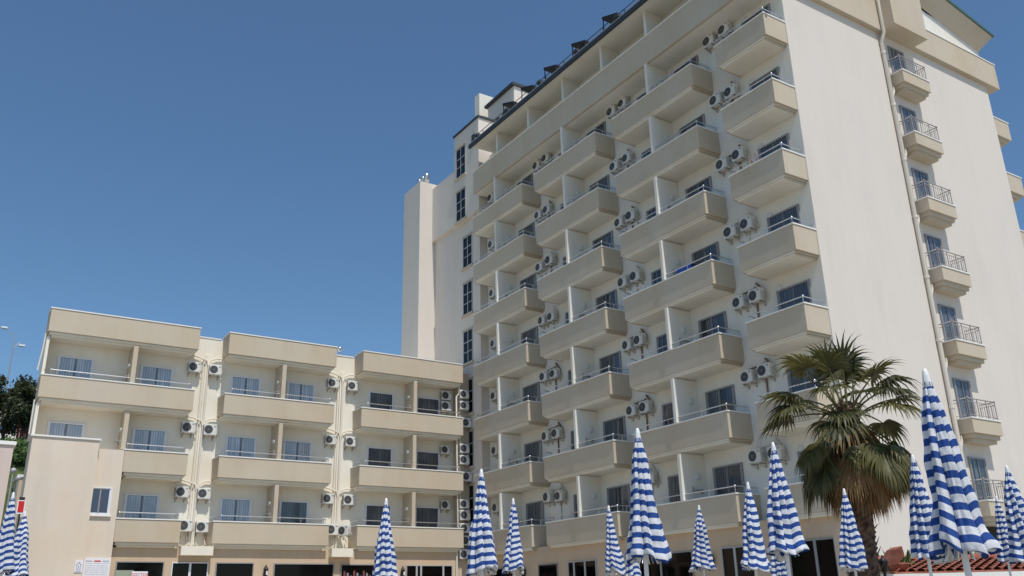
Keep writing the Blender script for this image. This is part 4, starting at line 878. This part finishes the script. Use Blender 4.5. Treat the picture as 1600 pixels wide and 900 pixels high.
place("foliage", cr.mesh("foliage", PLANTLEAF, sh), t, (0, 0, 0))
p = MB().lathe([(0, -0.35), (0.14, -0.35), (0.2, -0.04), (0.22, -0.03), (0.22, 0.0), (0.0, -0.02)], 12); build("pot", p, TILE, t, local=True)
q = wpt(1382, 893, 17.2)
t = thing("garden_lantern", (q.x, q.y, gz(q.x, q.y)), "small black garden lantern on a post beside the tiled roof", "lantern")
hz = q.z - gz(q.x, q.y); p = MB(); p.tube([(0, 0, 0), (0, 0, hz)], 0.03, 8); p.lathe([(0.08, 0), (0.05, 0.2), (0.03, 0.22)], 8); build("post", p, BLACK, t, local=True)
p = MB(); p.lathe([(0.03, hz - 0.02), (0.06, hz), (0.09, hz + 0.16), (0.12, hz + 0.17), (0.04, hz + 0.24), (0.015, hz + 0.27), (0.025, hz + 0.29), (0, hz + 0.31)], 8); build("lantern_head", p, BLACK, t, local=True)

# ================================================================== LEFT EDGE: pink wall, hillside things
q = wpt(23, 690, 30); qb = wpt(9, 845, 30)
t = thing("pink_wall", (q.x - 2, q.y + 1, -0.1), "pink rendered boundary building with white coping at the left edge", "wall")
p = MB().box(q.x - 6.0, q.x, q.y, q.y + 5, -0.4, q.z - 0.12); build("wall", p, PINK, t)
p = MB().box(q.x - 6.0, q.x + 0.06, q.y - 0.06, q.y + 5.06, q.z - 0.119, q.z); build("coping", p, SILL, t)

def leafy_tree(name, loc, h, rad, label, seed, n=2600, group="trees on the hillside"):
    rnd = random.Random(seed); t = thing(name, loc, label, "tree", group)
    m = MB(); m.tube([(0, 0, -0.3), (0.1, 0, h * 0.22), (-0.1, 0.1, h * 0.45), (0.1, 0, h * 0.7)], 0.22, 8, 0, True, 0.06)
    for k in range(6): a = rnd.uniform(0, 6.28); m.tube([(0, 0, h * 0.3), (rad * 0.4 * math.cos(a), rad * 0.4 * math.sin(a), h * 0.5), (rad * 0.7 * math.cos(a), rad * 0.7 * math.sin(a), h * rnd.uniform(.55, .8))], 0.09, 6, 0, True, 0.02)
    build("trunk", m, BARK, t, local=True)
    cl = [(rnd.gauss(0, rad * .42), rnd.gauss(0, rad * .42), h * rnd.uniform(.40, .92), rad * rnd.uniform(.22, .42)) for _ in range(18)]
    cr = MB(); sh = []
    for i in range(n):
        cx, cy, cz, r_ = cl[i % len(cl)]; d = Vector((rnd.gauss(0, 1), rnd.gauss(0, 1), rnd.gauss(0, 1))).normalized() * r_ * rnd.uniform(.45, 1.08); p0 = Vector((cx, cy, cz)) + d
        u = Vector((rnd.gauss(0, 1), rnd.gauss(0, 1), rnd.gauss(0, 1))).normalized(); v = u.orthogonal().normalized(); s_ = rnd.uniform(.10, .24)
        cr.add([p0 - u * s_, p0 - v * s_ * .6, p0 + u * s_, p0 + v * s_ * .6], [(0, 1, 2, 3)]); sh.append(min(1, max(0, rnd.gauss(.4, .25) )))
    place("crown", cr.mesh("crown", OLIVE, sh), t, (0, 0, 0))
def hill_at(px, py, depth): q = wpt(px, py, depth); return (q.x, q.y, gz(q.x, q.y))
a = wpt(6, 672, 80); leafy_tree("broadleaf_tree", (a.x, a.y, gz(a.x, a.y)), a.z - gz(a.x, a.y) + 5.0, 2.6, "large dark tree at the far left edge of the hillside", 4, 3400)
a = wpt(38, 672, 77); leafy_tree("broadleaf_tree", (a.x, a.y, gz(a.x, a.y)), a.z - gz(a.x, a.y) + 5.0, 1.9, "dark tree on the hillside close to the hotel wing's corner", 9, 3000)
# hedge and shrubs on the slope
for i, (px, py, dp, lb) in enumerate([(30, 690, 70, "green shrub just under the trees on the slope"), (22, 715, 66, "green shrub lower on the slope beside the pink wall"), (36, 738, 64, "lowest green shrub on the slope beside the stair block")]):
    a = wpt(px, py, dp); g0 = gz(a.x, a.y); rnd = random.Random(i + 40); cr = MB(); sh = []
    t = thing("shrub", (a.x, a.y, g0), lb, "shrub", "shrubs on the slope"); hh = max(1.0, a.z - g0)
    for k in range(900):
        d = Vector((rnd.gauss(0, .75), rnd.gauss(0, .6), rnd.uniform(0, hh))); u = Vector((rnd.gauss(0, 1), rnd.gauss(0, 1), rnd.gauss(0, 1))).normalized(); v = u.orthogonal().normalized(); s_ = rnd.uniform(.08, .18)
        cr.add([d - u * s_, d - v * s_ * .6, d + u * s_, d + v * s_ * .6], [(0, 1, 2, 3)]); sh.append(rnd.random())
    place("foliage", cr.mesh("foliage", PLANTLEAF, sh), t, (0, 0, 0)); m = MB(); m.tube([(0, 0, -0.2), (0, 0, hh * 0.6)], 0.06, 6); build("stem", m, BARK, t, local=True)
# villa with an arched porch behind the trees
a = wpt(-6, 674, 88); b = wpt(52, 674, 88); top = wpt(20, 628, 88).z; g0 = a.z
t = thing("villa", (a.x + 2, a.y, g0), "pale villa with an arched porch and blue window behind the hillside trees", "building")
m = MB().box(a.x - 3, b.x - 0.6, a.y + 0.5, a.y + 7, gz(a.x, a.y) - 1.5, top); build("wall", m, CREAM, t)
m = MB(); n = 12; cxx = wpt(12, 650, 88).x; vs = []; 
for k in range(n + 1): an = math.pi * k / n; vs.append((cxx - 0.75 * math.cos(an), a.y + 0.46, g0 + 1.35 + 0.6 * math.sin(an)))
m.add([(cxx - 0.75, a.y + 0.46, g0), (cxx + 0.75, a.y + 0.46, g0)] + vs[::-1], [tuple(range(n + 3))]); build("arch", m, GROUNDW, t)
m = MB().box(cxx - 0.75, cxx - 0.1, a.y + 0.40, a.y + 0.455, g0 + 0.1, g0 + 1.3); build("window", m, mat("bright_blue_pane", (0.04, 0.10, 0.25), 0.2), t)
m = MB().box(a.x - 3.3, b.x - 0.4, a.y + 0.2, a.y + 7.3, top + 0.001, top + 0.35); build("roof", m, TILE, t)
a = wpt(54, 640, 92); t = thing("white_house", (a.x, a.y, gz(a.x, a.y)), "white house glimpsed between the tree and the hotel wing's corner", "building")
m = MB().box(a.x - 0.5, a.x + 3.5, a.y, a.y + 5, gz(a.x, a.y) - 0.5, wpt(54, 605, 92).z); build("wall", m, WHITEW, t); m = MB().box(a.x - 0.2, a.x + 0.4, a.y - 0.05, a.y - 0.003, a.z + 0.3, a.z + 1.1); build("window", m, DARK, t)
a = wpt(47, 672, 78); t = thing("red_fence", (a.x, a.y, gz(a.x, a.y)), "short dark red fence panel beside the tree trunk on the hillside", "fence")
m = MB(); 
for k in range(9): m.box(a.x - 1.0 + 0.24 * k, a.x - 0.79 + 0.24 * k, a.y, a.y + 0.05, gz(a.x, a.y) - 0.1, a.z + 1.1)
build("panel", m, mat("dark_red_paint", (0.22, 0.02, 0.02), 0.7), t)
# double street lamp above the trees
a = wpt(4, 640, 84); hd = wpt(12, 500, 84); t = thing("street_lamp", (a.x, a.y, gz(a.x, a.y)), "tall double-armed street lamp above the hillside trees", "street lamp")
g0 = gz(a.x, a.y); H = wpt(22, 523, 84).z - g0; rg = wpt(38, 527, 84)
m = MB(); m.tube([(0, 0, -0.2), (0, 0, H)], 0.09, 8, 0, True, 0.05); build("pole", m, GALV, t, local=True)
m = MB(); m.tube([(0, 0, H - 0.05), (-0.1, 0, H + 0.7), (hd.x - a.x, 0, hd.z - g0)], 0.035, 6); build("arm", m, GALV, t, local=True)
m = MB(); m.tube([(0, 0, H - 0.6), (0.5, 0, H + 0.05), (rg.x - a.x, 0, rg.z - g0)], 0.035, 6); build("arm", m, GALV, t, local=True)
for (x, z) in ((hd.x - a.x - 0.05, hd.z - g0), (rg.x - a.x + 0.1, rg.z - g0)):
    m = MB(); m.box(x - 0.28, x + 0.28, -0.14, 0.14, z - 0.09, z + 0.08); m.box(x - 0.2, x + 0.2, -0.1, 0.1, z - 0.14, z - 0.0905); build("lamp_head", m, FRAME, t, local=True, bevel=0.03)
# low hut, globe lamps and red panel in the gap between wall and wing
a = wpt(40, 765, 58); t = thing("garden_hut", (a.x, a.y, gz(a.x, a.y)), "low beige hut with flat roof in the gap beside the stair block", "hut")
m = MB().box(a.x - 0.5, a.x + 2.0, a.y, a.y + 3, gz(a.x, a.y) - 0.2, wpt(40, 745, 58).z); build("wall", m, GROUNDW, t); m = MB().box(a.x - 0.6, a.x + 2.1, a.y - 0.1, a.y + 3.1, wpt(40, 745, 58).z + 0.001, wpt(40, 741, 58).z); build("roof", m, SILL, t)
m = MB().box(a.x - 0.1, a.x + 0.35, a.y - 0.05, a.y - 0.003, wpt(40, 775, 58).z, wpt(40, 760, 58).z); build("window", m, DARK, t)
for px, py, dp, lb in ((21, 735, 40, "globe street lamp nearer the pink wall"), (29, 747, 42, "globe street lamp nearer the stair block")):
    a = wpt(px, py, dp); g0 = gz(a.x, a.y); t = thing("globe_lamp", (a.x, a.y, g0), lb, "street lamp", "globe lamps in the gap at the left")
    hh = a.z - g0; m = MB(); m.tube([(0, 0, 0), (0, 0, hh - 0.15)], 0.04, 8); build("pole", m, GALV, t, local=True)
    m = MB(); m.lathe([(0.0, hh + 0.12)] + [(0.12 * math.sin(math.pi * k / 10), hh + 0.12 * math.cos(math.pi * k / 10)) for k in range(1, 10)] + [(0, hh - 0.12)], 14); build("globe", m, mat("opal_globe", (0.45, 0.45, 0.48), 0.15), t, local=True)
a = wpt(31, 803, 36); b = wpt(32, 778, 36); t = thing("red_panel_sign", (a.x, a.y, gz(a.x, a.y)), "upright red sign panel with white border beside the stair block", "sign")
m = MB().box(a.x - 0.15, a.x + 0.15, a.y, a.y + 0.04, a.z, b.z - 0.06); build("panel", m, SIGNWHITE, t); m = MB().box(a.x - 0.105, a.x + 0.105, a.y - 0.012, a.y - 0.002, a.z + 0.07, b.z - 0.10); build("red_face", m, REDPAINT, t)
m = MB(); m.tube([(a.x, a.y + 0.06, gz(a.x, a.y)), (a.x, a.y + 0.06, b.z - 0.06)], 0.03, 6); m.box(a.x - 0.1, a.x + 0.1, a.y, a.y + 0.08, b.z - 0.059, b.z + 0.06); build("post", m, BLACK, t)
